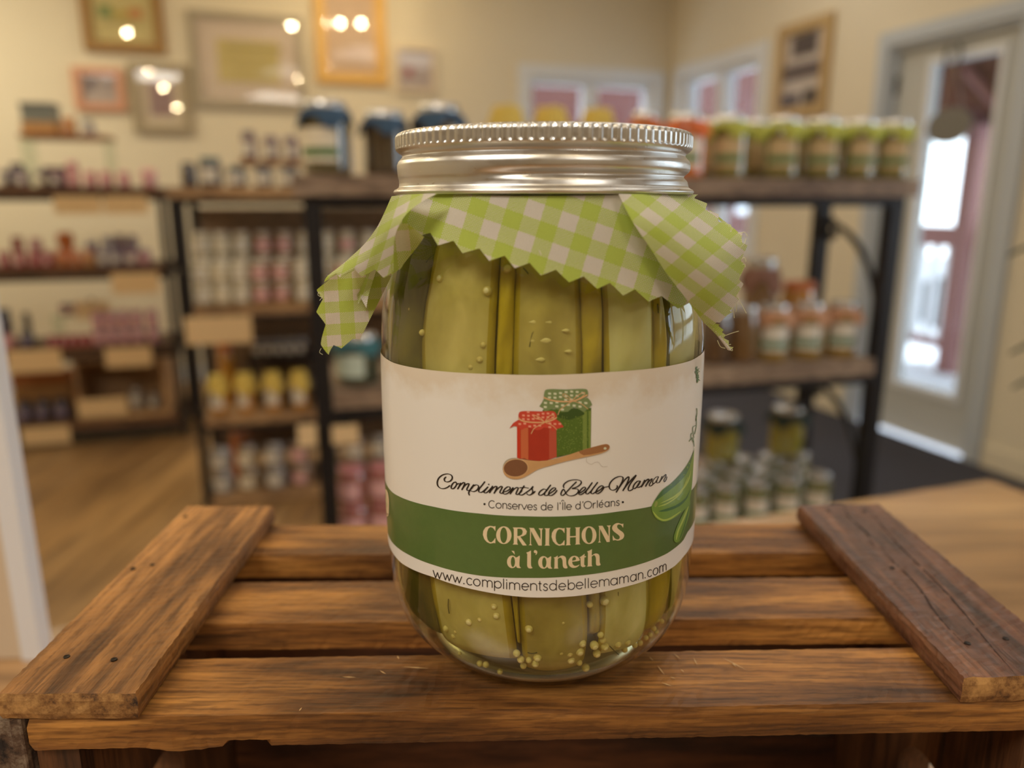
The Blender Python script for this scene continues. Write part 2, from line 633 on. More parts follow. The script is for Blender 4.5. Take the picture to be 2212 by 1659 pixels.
prof = [(-0.1, 0.35), (-0.1, 0.85), (0.9, 0.95), (1.5, 1.42), (3.2, 1.45), (3.9, 0.95), (4.3, 0.9), (4.3, 0.35)]
v = []
for o in (-5.2, -6.9):
    for s, z in prof: v.append(rw(-2.6 + s, FLOOR - 0.35 + z, o))
k = len(prof)
mb.add(v, [tuple(range(k)), tuple(range(k, 2 * k))[::-1]] + [(j, (j + 1) % k, k + (j + 1) % k, k + j) for j in range(k)])
build('body', mb, mat('white_car_paint', (225, 228, 232), 0.3, coat=0.5), vh)
for s in (-1.8, 0.9):
    for o in (-5.2, -6.9):
        mb = MB()
        c = np.array(rw(s, FLOOR - 0.35 + 0.33, o))
        mb.add(*tube([c - np.array([*RN, 0]) * 0.1, c + np.array([*RN, 0]) * 0.1], 0.33, 20))
        build('wheel', mb, M['blackplastic'], vh)
mb = MB(); mb.add(*slab(rw, 4.4, 9.5, FLOOR - 0.4, 1.6, -12.0, -13.0))
tag(build('pale_house', mb, mat('pale_siding', (205, 205, 200), 0.8)), 'pale house far outside beyond the porch', 'house')

# ================================================================ ADDED FILL PANELS, PENDANT LAMPS
for i, (x, y) in enumerate(PANELS):
    mb = MB()
    for a, b in (((x - .73, y - .48, CEIL - .03), (x + .73, y - .44, CEIL)), ((x - .73, y + .44, CEIL - .03), (x + .73, y + .48, CEIL)),
                 ((x - .73, y - .44, CEIL - .03), (x - .69, y + .44, CEIL)), ((x + .69, y - .44, CEIL - .03), (x + .73, y + .44, CEIL))):
        mb.add(*box2(a, b))
    tag(build('fill_panel_housing', mb, M['trimw']), 'white housing of an added fill light panel at the ceiling', 'light', 'added fill panels')


def bulb_lamp(P, r=0.022, es=900):
    """pendant spot: cord, socket, glowing bulb"""
    e = empty('pendant_lamp', (P[0], P[1], P[2] - r))
    tag(e, 'small pendant lamp with a bare warm bulb hanging from the ceiling', 'lamp', 'pendant bulbs')
    mb = MB(); mb.add(*tube([(P[0], P[1], P[2] + r + 0.04), (P[0], P[1], CEIL)], 0.003, 6)); build('cord', mb, M['blackplastic'], e)
    mb = MB(); mb.add(*lathe([(0.0, P[2] + r + .045), (.014, P[2] + r + .045), (.016, P[2] + r * .6), (.0, P[2] + r * .6)], 12, (P[0], P[1]))); build('socket', mb, M['metal'], e)
    mb = MB(); mb.add(*sphere(P, r, 16, 10), smooth=True); build('bulb', mb, M['bulb'], e)


M['bulb'] = mat('glowing_bulb', (255, 240, 210), 0.5, emit=(1.0, 0.78, 0.45), es=260)
BULBS = []
for hx, hy, h in ((275, 70, 1.30), (630, 55, 1.35), (646, 170, 1.30), (700, 48, 1.38), (735, 50, 1.40), (780, 50, 1.33), (705, 143, 1.34),
                  (320, 152, 1.36), (352, 190, 1.28), (382, 232, 1.22)):
    r = ray(hx, hy)
    P = on_plane(hx, hy, bw(0, 0, 0.03), (BN[0], BN[1], 0))
    d = r / np.linalg.norm(r)
    nn = np.array([BN[0], BN[1], 0])
    d2 = d - 2 * np.dot(d, nn) * nn
    t = (h - P[2]) / d2[2]
    Q = P + d2 * t
    BULBS.append(tuple(Q))
for Q in BULBS:
    bulb_lamp(Q)
for Q in ((-0.25, -0.55, 1.25), (0.45, -0.5, 1.25)):
    bulb_lamp(Q, 0.022)
#@@PART2
# ================================================================ TABLE, CRATE
ZS = -0.1385                                  # top of the crate's slats
ZT = -0.330                                   # table top
mb = MB()
TP = [on_z(-900, 1516, ZT), on_z(2138, 1036, ZT), on_z(2700, 1180, ZT)]
a = TP[1][:2]; ex = TP[0][:2] - a; ex = ex / np.linalg.norm(ex); ey = np.array([-ex[1], ex[0]])
if ey[1] > 0: ey = -ey
tw, td = 1.35, 0.95
c4 = [a, a + ex * tw, a + ex * tw + ey * td, a + ey * td]
table = empty('table', (float(np.mean([q[0] for q in c4])), float(np.mean([q[1] for q in c4])), FLOOR))
tag(table, 'light wooden counter table under the crate reflecting the blue daylight', 'table')
v = [(q[0], q[1], z) for z in (ZT - 0.035, ZT) for q in c4]
mb.add(v, [(3, 2, 1, 0), (4, 5, 6, 7), (0, 1, 5, 4), (1, 2, 6, 5), (2, 3, 7, 6), (3, 0, 4, 7)])
build('table_top', mb, M['table'], table)
for i, j in ((1, 1), (tw / .07 - 1, 1), (tw / .07 - 1, td / .07 - 1), (1, td / .07 - 1)):
    q = a + ex * 0.07 * i + ey * 0.07 * j
    mb = MB(); mb.add(*box((q[0], q[1], (FLOOR + ZT - .035) / 2), (.06, .06, ZT - .035 - FLOOR)))
    build('leg', mb, M['table'], table)

WL, WMI, WDK = lin((192, 136, 68)), lin((134, 88, 40)), lin((48, 27, 15))
wood_slat = [wood('crate_wood_%d' % i, *q) for i, q in enumerate([
    (WL, WMI, WDK, 0, 1.0, 0.5, 0.5, 1.0), (WL, WMI, WDK, 0, 1.0, 0.5, 0.4, 5.0), (WL, WMI, WDK, 0, 1.0, 0.5, 0.4, 9.0)])]
wood_rail_l = wood('crate_rail_wood', lin((182, 130, 74)), lin((134, 92, 50)), lin((60, 38, 26)), 1, 1.0, 0.5, 0.6, 3.0)
wood_rail_r = wood('crate_rail_dark_wood', lin((128, 86, 62)), lin((96, 61, 46)), lin((46, 27, 21)), 1, 1.0, 0.42, 0.6, 12.0, 1.0, 0.15)
wood_end = wood('crate_end_wood', lin((120, 78, 44)), lin((92, 58, 32)), lin((46, 28, 16)), 2, 1.0, 0.6, 0.6, 4.0)
wood_back = wood('crate_back_wood', lin((112, 68, 36)), lin((84, 48, 26)), lin((44, 24, 14)), 0, 1.0, 0.6, 0.5, 8.0)
M['endgrain'], nt, b = newmat('end_grain')
tc = nt.nodes.new('ShaderNodeTexCoord'); n = nt.nodes.new('ShaderNodeTexNoise'); n.inputs['Scale'].default_value = 110; n.inputs['Detail'].default_value = 9; n.inputs['Roughness'].default_value = 0.75
nt.links.new(tc.outputs['Object'], n.inputs['Vector'])
r_e = ramp(nt, [(0.36, lin((44, 28, 18))), (0.46, lin((128, 88, 46))), (0.62, lin((188, 142, 84)))])
nt.links.new(n.outputs['Fac'], r_e.inputs[0]); nt.links.new(r_e.outputs[0], b.inputs['Base Color']); b.inputs['Roughness'].default_value = 0.85
bp = nt.nodes.new('ShaderNodeBump'); bp.inputs['Strength'].default_value = 0.6; bp.inputs['Distance'].default_value = 0.0005
nt.links.new(n.outputs['Fac'], bp.inputs['Height']); nt.links.new(bp.outputs[0], b.inputs['Normal'])
M['nailhole'] = mat('nail_head', (34, 28, 26), 0.35, metal=0.5)


def board(mb, c, z1, z0, nx, ny, seed, amp=0.0004, warp=None, m=0, mend=0):
    """c = four top corners (x,y): front-left, front-right, back-right, back-left; a plank with slightly worn edges"""
    rng = random.Random(seed)
    c = [np.array(q, float) for q in c]
    N1 = nx + 1; N2 = ny + 1
    nzs = 4
    idx = {}
    V = []

    def P(i, j, k):
        u, v_, w_ = i / nx, j / ny, k / nzs
        p = (c[0] * (1 - u) + c[1] * u) * (1 - v_) + (c[3] * (1 - u) + c[2] * u) * v_
        z = z0 + (z1 - z0) * w_
        e = 0
        if j in (0, ny) or i in (0, nx): e += 1
        if k in (0, nzs): e += 1
        ctr = (c[0] + c[1] + c[2] + c[3]) / 4
        if e == 2:
            s = 0.0006
            d = ctr - p
            if i in (0, nx): p = p + (c[1] - c[0]) / np.linalg.norm(c[1] - c[0]) * (s if i == 0 else -s)
            if j in (0, ny): p = p + (c[3] - c[0]) / np.linalg.norm(c[3] - c[0]) * (s if j == 0 else -s)
        nse = (rng.random() - .5) * 2 * amp * (0.5 if e else 0.015)
        p = p + np.array([rng.random() - .5, rng.random() - .5]) * 2 * amp * (0.5 if e else 0)
        return (p[0], p[1], z + nse)

    def vid(i, j, k):
        if (i, j, k) not in idx:
            idx[(i, j, k)] = len(V)
            V.append(P(i, j, k))
        return idx[(i, j, k)]
    F = []; FM = []
    for i in range(nx):
        for j in range(ny):
            F.append((vid(i, j, nzs), vid(i + 1, j, nzs), vid(i + 1, j + 1, nzs), vid(i, j + 1, nzs))); FM.append(m)
            F.append((vid(i, j, 0), vid(i, j + 1, 0), vid(i + 1, j + 1, 0), vid(i + 1, j, 0))); FM.append(m)
    for k in range(nzs):
        for i in range(nx):
            F.append((vid(i, 0, k), vid(i + 1, 0, k), vid(i + 1, 0, k + 1), vid(i, 0, k + 1))); FM.append(mend if mend and ny > nx else m)
            F.append((vid(i, ny, k), vid(i, ny, k + 1), vid(i + 1, ny, k + 1), vid(i + 1, ny, k))); FM.append(mend if mend and ny > nx else m)
        for j in range(ny):
            F.append((vid(0, j, k), vid(0, j, k + 1), vid(0, j + 1, k + 1), vid(0, j + 1, k))); FM.append(mend if mend and nx > ny else m)
            F.append((vid(nx, j, k), vid(nx, j + 1, k), vid(nx, j + 1, k + 1), vid(nx, j, k + 1))); FM.append(mend if mend and nx > ny else m)
    if warp:
        V = [warp(q) for q in V]
    o = len(mb.v)
    mb.v += V
    mb.f += [tuple(i + o for i in f) for f in F]
    mb.m += FM
    mb.sm += [False] * len(F)


TH_S, TH_R = 0.0100, 0.0078
crate = empty('wooden_crate', (0.0105, 0.25, ZT))
tag(crate, 'small stained wooden slat crate standing on the table with the jar on top', 'crate')
XL0, XR0 = -0.1405, 0.161
SL = [((-0.1335, 0.1823), (0.158, 0.1908), (0.158, 0.2190), (-0.1335, 0.2110)),
      ((-0.1385, 0.2305), (0.158, 0.2355), (0.158, 0.2655), (-0.1385, 0.2603)),
      ((-0.1385, 0.2823), (0.158, 0.2850), (0.158, 0.3145), (-0.1385, 0.3128))]


def notch(q):
    x, y, z = q
    if y < 0.190 and z < ZS - 0.005:                       # worn notch and bulge in the lower front edge of the near slat
        if -0.081 < x < -0.068 and z < ZS - 0.0085: return (x, y + 0.0010, z + 0.0014)
        if -0.103 < x < -0.082 and z < ZS - 0.0085: return (x, y, z - 0.0012 * math.sin(math.pi * (x + 0.103) / 0.021))
    return q


for k, c in enumerate(SL):
    mb = MB()
    board(mb, c, ZS - 0.00012, ZS - TH_S, 150, 10, 11 + k, 0.00022, warp=notch if k == 0 else None, mend=1)
    sl = build('slat', mb, [wood_slat[k], M['endgrain']], crate)
    if k == 0:
        sc_ = MB()
        for (x0, y0, x1, y1) in ((1402, 1418, 1412, 1428), (1419, 1436, 1436, 1458), (1455, 1411, 1470, 1424), (1428, 1474, 1452, 1482), (1447, 1462, 1460, 1466),
                                 (1498, 1420, 1506, 1437), (1470, 1445, 1478, 1452), (1560, 1420, 1612, 1447), (858, 1416, 862, 1424), (866, 1440, 930, 1444), (820, 1448, 834, 1456),
                                 (1580, 1430, 1590, 1440), (652, 1528, 646, 1536), (738, 1462, 770, 1463)):
            p0, p1 = on_z(x0, y0, ZS + 0.00035), on_z(x1, y1, ZS + 0.00035)
            d = (p1 - p0) / np.linalg.norm(p1 - p0); nn = np.array([-d[1], d[0], 0]) * 0.00022
            mid = (p0 + p1) / 2
            sc_.add([p0, mid + nn, p1, mid - nn], [(0, 1, 2, 3)])
        build('scratch', sc_, mat('pale_scratch', (196, 160, 110), 0.6), sl)
for nm, c, mt, nails, seed in (
        ('L', ((-0.1405, 0.1822), (-0.1022, 0.1822), (-0.1048, 0.3150), (-0.1435, 0.3150)), wood_rail_l,
         ((144, 1418), (246, 1424), (329, 1220), (288, 1228), (400, 1115)), 31),
        ('R', ((0.1268, 0.1893), (0.1640, 0.1910), (0.1630, 0.3175), (0.1262, 0.3160)), wood_rail_r,
         ((2090, 1389), (2173, 1379), (1927, 1226), (1789, 1103), (1868, 1104)), 32)):
    mb = MB()
    board(mb, c, ZS + 0.0002 + TH_R, ZS + 0.0002, 12, 90, seed, 0.00035, mend=1)
    rl_ = build('rail', mb, [mt, M['endgrain']], crate)
    for (x, y) in nails:
        p = on_z(x, y, ZS + TH_R + 0.0004)
        mb = MB()
        mb.add(*lathe([(0.0, p[2] - .0001), (.0006, p[2]), (.0009, p[2] + .0001), (.0010, p[2] - .0006)], 14, (p[0], p[1]), a0=0, a1=2 * math.pi))
        build('nail', mb, M['nailhole'], rl_)
    if nm == 'R':
        mb = MB()
        for (p_, q_) in (((1870, 1095), (2195, 1450)), ((1905, 1180), (2090, 1400)), ((1820, 1095), (1900, 1190))):
            A = on_z(*p_, ZS + TH_R + .0003); B = on_z(*q_, ZS + TH_R + .0003)
            d = (B - A) / np.linalg.norm(B - A); nn = np.array([-d[1], d[0], 0])
            pts = [A + (B - A) * t + nn * 0.0008 * math.sin(t * 9 + q_[0]) for t in np.linspace(0, 1, 24)]
            v = []
            for i, pp in enumerate(pts):
                wv = 0.00030 * math.sin(math.pi * i / 23) + 0.00005
                v += [pp - nn * wv, pp + nn * wv]
            mb.add(v, [(2 * i, 2 * i + 1, 2 * i + 3, 2 * i + 2) for i in range(23)])
        build('crack', mb, mat('dark_crack', (40, 24, 18), 0.8), rl_)

# end panels with an oval hand hole
ZE0 = ZS - TH_S - 0.0002
for nm, xa, xb in (('L', -0.1395, -0.1275), ('R', 0.1500, 0.1620)):
    y0_, y1_ = (0.2005, 0.3140) if nm == 'L' else (0.1930, 0.3165)
    outer = [(y0_, ZT + .0005), (y1_, ZT + .0005), (y1_, ZE0), (y0_, ZE0)]
    hole = []
    hc, hz_, hr, hl = 0.2345, -0.2125, 0.0165, 0.0030
    for i in range(28):
        a = 2 * math.pi * i / 28
        hole.append((hc + (hl if math.cos(a) > 0 else -hl) + hr * math.cos(a), hz_ + hr * math.sin(a)))
    poly = [[Vector((p[0], p[1], 0)) for p in outer], [Vector((p[0], p[1], 0)) for p in hole]]
    tris = tessellate_polygon(poly)
    allp = outer + hole
    mb = MB()
    v = [(xa, p[0], p[1]) for p in allp] + [(xb, p[0], p[1]) for p in allp]
    K = len(allp)
    f = [tuple(t_) for t_ in tris] + [tuple(i + K for i in t_)[::-1] for t_ in tris]
    f += [(i, (i + 1) % 4, K + (i + 1) % 4, K + i) for i in range(4)]
    f += [(4 + i, 4 + (i + 1) % 28, K + 4 + (i + 1) % 28, K + 4 + i) for i in range(28)]
    mb.add(v, f)
    build('end_panel', mb, wood_end, crate)
mb = MB()
mb.add(*box2((-0.1333, 0.1845, ZT + .0005), (-0.1215, 0.1965, ZE0)))
build('corner_post', mb, wood_end, crate)
mbk, nt, b = newmat('bark')
tc = nt.nodes.new('ShaderNodeTexCoord'); n = nt.nodes.new('ShaderNodeTexNoise'); n.inputs['Scale'].default_value = 160; n.inputs['Detail'].default_value = 9; n.inputs['Roughness'].default_value = 0.7
nt.links.new(tc.outputs['Object'], n.inputs['Vector'])
r_b = ramp(nt, [(0.38, lin((34, 24, 20))), (0.5, lin((96, 72, 54))), (0.66, lin((150, 132, 112)))])
nt.links.new(n.outputs['Fac'], r_b.inputs[0]); nt.links.new(r_b.outputs[0], b.inputs['Base Color']); b.inputs['Roughness'].default_value = 0.9
bp = nt.nodes.new('ShaderNodeBump'); bp.inputs['Strength'].default_value = 0.9; bp.inputs['Distance'].default_value = 0.0015
nt.links.new(n.outputs['Fac'], bp.inputs['Height']); nt.links.new(bp.outputs[0], b.inputs['Normal'])
mb = MB()
board(mb, ((-0.1440, 0.1830), (-0.1345, 0.1826), (-0.1345, 0.2000), (-0.1440, 0.2000)), ZS - 0.0004, ZT + 0.001, 8, 12, 91, 0.0007)
build('bark_edge', mb, mbk, crate)
# slats closing the far side of the crate
for k in range(6):
    z = ZE0 - 0.001 - k * 0.0300
    mb = MB()
    c = ((-0.1270, 0.3020), (0.1495, 0.3040), (0.1495, 0.3140), (-0.1270, 0.3120))
    board(mb, c, z, z - 0.0265, 60, 3, 60 + k, 0.0002)
    build('back_slat', mb, wood_back, crate)
mb = MB(); board(mb, ((-0.1270, 0.190), (0.1495, 0.193), (0.1495, 0.3015), (-0.1270, 0.3015)), ZT + 0.012, ZT + 0.001, 60, 6, 77, 0.0002)
build('base_board', mb, wood_back, crate)

# ================================================================ THE JAR
AX = (0.0090, 0.232)
PROF = [(.0400, .0010), (.0405, -.0040), (.0425, -.0100), (.0452, -.0180), (.0472, -.0260), (.0483, -.0350), (.0488, -.0450), (.0489, -.0600), (.0489, -.0900),
        (.0487, -.1040), (.0484, -.1120), (.0477, -.1180), (.0462, -.1240), (.0438, -.1290), (.0405, -.1328), (.0378, -.1352), (.0360, -.1370), (.0350, -.1380), (.0335, ZS), (.0290, ZS), (.0250, -.1365), (.0, -.1362)]
_pz = np.array([p[1] for p in PROF[:19]])[::-1]
_pr = np.array([p[0] for p in PROF[:19]])[::-1]


def RZ(z):
    return float(np.interp(z, _pz, _pr))


def surf(px, py, off=0.0, clampx=True):
    """where the sight line meets the jar wall (front side) -> theta (0 faces the lens, + to the right), z"""
    for tries in range(60):
        r = ray(px, py)
        R = 0.0488 + off
        ok = True
        for it in range(8):
            A = r[0] ** 2 + r[1] ** 2
            B = -2 * (r[0] * AX[0] + r[1] * AX[1])
            C = AX[0] ** 2 + AX[1] ** 2 - R * R
            D = B * B - 4 * A * C
            if D < 0:
                ok = False; break
            t = (-B - math.sqrt(D)) / (2 * A)
            P = r * t
            R = 0.5 * R + 0.5 * (RZ(P[2]) + off)
        if ok: break
        px += 1.5 if px < 1175 else -1.5
    return math.atan2(P[0] - AX[0], AX[1] - P[1]), float(P[2])


def cyl(th, z, R):
    return (AX[0] + R * math.sin(th), AX[1] - R * math.cos(th), z)


def on_jar(px, py, off):
    th, z = surf(px, py, off)
    return cyl(th, z, RZ(z) + off)


jar = empty('pickle_jar', (AX[0], AX[1], ZS))
tag(jar, 'large glass jar of dill pickles with silver lid and lime gingham cloth on the crate', 'jar')
M['jarglass'] = thin_glass('jar_glass', (0.97, 0.98, 0.95), 0.015, 1.5, 1.7)
pr = catmull([(p[0], p[1]) for p in PROF[:19]], 4)
pr = [(float(p[0]), float(p[1])) for p in pr] + [(.0290, ZS), (.0250, -.1365), (.0001, -.1362)]
mb = MB(); v, f = lathe([(r_, z_ ) for r_, z_ in pr], 128, AX, disp=lambda t, z: 0.00006 * math.sin(5 * t + z * 300) + 0.00004 * math.sin(11 * t - z * 500))
mb.add(v, f, smooth=True)
build('glass_body', mb, M['jarglass'], jar)
# thick glass heel at the foot
M['heel'] = mat('thick_glass', (240, 245, 232), 0.30, trans=0.85, spec=0.6)
M['heel'].node_tree.nodes['Principled BSDF'].inputs['IOR'].default_value = 1.5
mb = MB(); v, f = lathe([(.0330, -.1340), (.0352, -.1352), (.0345, -.1372), (.0325, -.1381), (.0290, -.1381), (.0250, -.1362), (.0001, -.1360), (.0001, -.1335), (.0250, -.1338), (.0330, -.1340)], 96, AX)
mb.add(v, f, smooth=True)
build('glass_foot', mb, M['heel'], jar)

# lid ----------------------------------------------------------
def smooth01(x):
    x = min(1, max(0, x)); return x * x * (3 - 2 * x)


def lid_disp(t, z):
    tt = (t + math.pi) % (2 * math.pi) - math.pi
    d = 0.0
    k = smooth01((tt + 0.55) / 0.6) * (1 - 0.8 * smooth01((tt - 2.6) / 0.5))
    g = math.exp(-((z - 0.0066) / 0.0010) ** 2)
    d -= 0.0015 * g * k
    if 0.0138 < z < 0.0183:
        w_ = smooth01((z - 0.0140) / 0.0008) * (1 - smooth01((z - 0.0179) / 0.0004))
        ph = (tt * 104 / (2 * math.pi)) % 1.0
        d -= w_ * 0.00065 * smooth01(min(ph, 0.5 - ph) / 0.1 if ph < 0.5 else 0)
    return d


lp = [(.0395, .0016), (.0424, .0016), (.0432, .0019), (.0435, .0025), (.0431, .0031), (.0424, .0034), (.0419, .0038), (.0417, .0048), (.0418, .0058), (.0420, .0066), (.0421, .0074), (.0422, .0086), (.0422, .0098),
      (.0418, .0108), (.0411, .0115), (.0406, .0121), (.0408, .0127), (.0417, .0133), (.0424, .0140), (.04255, .0148), (.04255, .0155), (.04255, .0160), (.04255, .0165), (.04255, .0169), (.0425, .0173), (.0423, .0177), (.0420, .0181), (.0414, .0184), (.0406, .0185), (.0385, .0183), (.0001, .0181)]
lp2 = []
for a, b in zip(lp[:-1], lp[1:]):
    for k in range(3):
        lp2.append((a[0] + (b[0] - a[0]) * k / 3, a[1] + (b[1] - a[1]) * k / 3))
lp2.append(lp[-1])
mlid, nt, b = newmat('brushed_aluminium')
b.inputs['Base Color'].default_value = (0.72, 0.71, 0.69, 1)
b.inputs['Metallic'].default_value = 1.0
b.inputs['Roughness'].default_value = 0.27
tc = nt.nodes.new('ShaderNodeTexCoord'); mp = nt.nodes.new('ShaderNodeMapping'); mp.inputs['Scale'].default_value = (120, 120, 300)
n = nt.nodes.new('ShaderNodeTexNoise'); n.inputs['Scale'].default_value = 3; n.inputs['Detail'].default_value = 4
nt.links.new(tc.outputs['Object'], mp.inputs[0]); nt.links.new(mp.outputs[0], n.inputs['Vector'])
bp = nt.nodes.new('ShaderNodeBump'); bp.inputs['Strength'].default_value = 0.03; bp.inputs['Distance'].default_value = 0.0002
nt.links.new(n.outputs['Fac'], bp.inputs['Height']); nt.links.new(bp.outputs[0], b.inputs['Normal'])
rr_ = ramp(nt, [(0.3, (0.27,) * 3), (0.7, (0.38,) * 3)])
nt.links.new(n.outputs['Fac'], rr_.inputs[0]); nt.links.new(rr_.outputs[0], b.inputs['Roughness'])
mb = MB(); v, f = lathe(lp2, 104 * 6, AX, disp=lid_disp); mb.add(v, f, smooth=True)
build('screw_lid', mb, mlid, jar)

# label --------------------------------------------------------
def edge(pts, off=0.0002):
    q = sorted(surf(x, y, off) for x, y in pts)
    return [a for a, _ in q], [b for _, b in q]


E_TOP = edge([(826, 767), (851, 784), (935, 800), (1070, 808), (1171, 810), (1306, 804), (1441, 791), (1492, 779), (1508, 770)])
E_BOT = edge([(846, 1190), (867, 1216), (935, 1246), (1036, 1276), (1138, 1290), (1239, 1288), (1340, 1270), (1408, 1249), (1458, 1222), (1478, 1200)])
E_GT = edge([(836, 1048), (850, 1065), (884, 1081), (935, 1094), (1036, 1109), (1138, 1115), (1239, 1114), (1340, 1104), (1414, 1092), (1475, 1072), (1496, 1056)])
E_GB = edge([(838, 1150), (849, 1173), (885, 1199), (940, 1221), (1036, 1243), (1138, 1248), (1239, 1244), (1340, 1229), (1441, 1195), (1475, 1168), (1484, 1150)])
lm = {}
lm['paper'] = newmat('label_paper')
m_, nt, b = lm['paper']
b.inputs['Roughness'].default_value = 0.45; b.inputs['Coat Weight'].default_value = 0.5; b.inputs['Coat Roughness'].default_value = 0.12
tc = nt.nodes.new('ShaderNodeTexCoord'); sx = nt.nodes.new('ShaderNodeSeparateXYZ'); nt.links.new(tc.outputs['Object'], sx.inputs[0])
n = nt.nodes.new('ShaderNodeTexNoise'); n.inputs['Scale'].default_value = 75; n.inputs['Detail'].default_value = 8; n.inputs['Roughness'].default_value = 0.62
nt.links.new(tc.outputs['Object'], n.inputs['Vector'])
# the printed watercolour wash along the top edge: object z (jar foot = 0) 0.078..0.094
mr = nt.nodes.new('ShaderNodeMapRange'); mr.inputs['From Min'].default_value = 0.084; mr.inputs['From Max'].default_value = 0.0965
nt.links.new(sx.outputs['Z'], mr.inputs['Value'])
ad = nt.nodes.new('ShaderNodeMath'); ad.operation = 'MULTIPLY_ADD'; ad.inputs[1].default_value = 0.62
nt.links.new(mr.outputs[0], ad.inputs[0]); nt.links.new(n.outputs['Fac'], ad.inputs[2])
rp = ramp(nt, [(0.66, (0.86, 0.83, 0.78)), (0.84, (0.82, 0.77, 0.69)), (1.0, (0.76, 0.67, 0.55))])
nt.links.new(ad.outputs[0], rp.inputs[0]); nt.links.new(rp.outputs[0], b.inputs['Base Color'])


def lmat(key, rgb, var=0.0, vs=300, rough=0.45):
    lm[key] = (mat('label_' + key, rgb, rough, coat=0.5, var=var, vscale=vs),)
    return lm[key][0]


LK = 1.0
LC = ['green', 'cream', 'black', 'jargreen', 'jargreenlight', 'jargreendark', 'dot', 'clothgreen', 'clothpale', 'red', 'redbright', 'redorange', 'redpale', 'clothred', 'clothpink', 'twine', 'spoon', 'spoondark', 'spoonbowl', 'cucdark', 'cuc', 'cuclight', 'hair', 'shade', 'spoonrim']
RGBS = dict(green=(84, 112, 54), cream=(236, 216, 178), black=(26, 20, 18), jargreen=(84, 112, 36), jargreenlight=(124, 146, 66), jargreendark=(58, 86, 30), dot=(150, 168, 84),
            clothgreen=(124, 144, 92), clothpale=(216, 220, 190), red=(176, 52, 32), redbright=(204, 58, 30), redorange=(204, 106, 66), redpale=(190, 82, 60), clothred=(206, 72, 52),
            clothpink=(236, 160, 136), twine=(226, 178, 128), spoon=(206, 160, 108), spoondark=(164, 112, 70), spoonbowl=(128, 86, 58), cucdark=(60, 112, 56), cuc=(116, 156, 58), cuclight=(176, 200, 88), hair=(150, 130, 105), shade=(176, 164, 144), spoonrim=(222, 182, 132))
for k in LC:
    lmat(k, RGBS[k], 0.10 if k in ('green', 'spoon', 'spoonbowl', 'cuc', 'cucdark', 'cuclight', 'jargreen', 'red') else 0.0, 500)
LI = {'paper': 0}
LMATS = [lm['paper'][0]]
for k in LC:
    LI[k] = len(LMATS); LMATS.append(lm[k][0])
LB = MB()


def band(th0, th1, E0, E1, off, mi, n=160, rows=24):
    v = []; f = []
    for i in range(n + 1):
        th = th0 + (th1 - th0) * i / n
        a = float(np.interp(th, *E0)); b_ = float(np.interp(th, *E1))
        for j in range(rows + 1):
            z = a + (b_ - a) * j / rows
            v.append(cyl(th, z, RZ(z) + off))
    for i in range(n):
        for j in range(rows):
            q = i * (rows + 1) + j
            f.append((q, q + 1, q + rows + 2, q + rows + 1))
    LB.add(v, f, mi, True)


band(-2.6, 2.6, E_TOP, E_BOT, 0.00022, 0)
band(-2.6, 2.6, E_GT, E_GB, 0.00027, LI['green'])
LAY = [0.00030]


def flat(loops, mi, tf, step=0.0, inc=True):
    """filled outline (with holes) given in one zoomed view's coordinates, laid on the label"""
    L2 = []
    for lp_ in loops:
        q = []
        n_ = len(lp_)
        for i in range(n_):
            p0 = np.array(tf(*lp_[i])); p1 = np.array(tf(*lp_[(i + 1) % n_]))
            k = max(1, int(np.linalg.norm(p1 - p0) / 8))
            for j in range(k): q.append(tuple(p0 + (p1 - p0) * j / k))
        L2.append(q)
    tris = tessellate_polygon([[Vector((p[0], -p[1], 0)) for p in q] for q in L2])
    allp = [p for q in L2 for p in q]
    if inc and mi not in (LI['cream'], LI['black'], LI['dot']): LAY[0] += 0.000004
    lay = LAY[0] + (0.000006 if mi in (LI['cream'], LI['black'], LI['dot']) else 0)
    v = [on_jar(p[0], p[1], lay + step) for p in allp]
    # keep big triangles off the curved wall: split those that span a wide part of it
    f = [tuple(t_) for t_ in tris]
    out = []
    pxs = list(allp)

    def rec(a, b_, c_, d):
        pa, pb, pc = np.array(pxs[a]), np.array(pxs[b_]), np.array(pxs[c_])
        e = [np.linalg.norm(pa - pb), np.linalg.norm(pb - pc), np.linalg.norm(pc - pa)]
        if max(e) < 8 or d > 10:
            out.append((a, b_, c_)); return
        i = int(np.argmax(e))
        tri = [(a, b_, c_), (b_, c_, a), (c_, a, b_)][i]
        mid = (np.array(pxs[tri[0]]) + np.array(pxs[tri[1]])) / 2
        key = (min(tri[0], tri[1]), max(tri[0], tri[1]))
        if key not in cache:
            cache[key] = len(pxs); pxs.append(tuple(mid)); v.append(on_jar(mid[0], mid[1], lay + step))
        mm = cache[key]
        rec(tri[0], mm, tri[2], d + 1); rec(mm, tri[1], tri[2], d + 1)
    cache = {}
    for t_ in f: rec(*t_, 0)
    LB.add(v, out, mi, True)


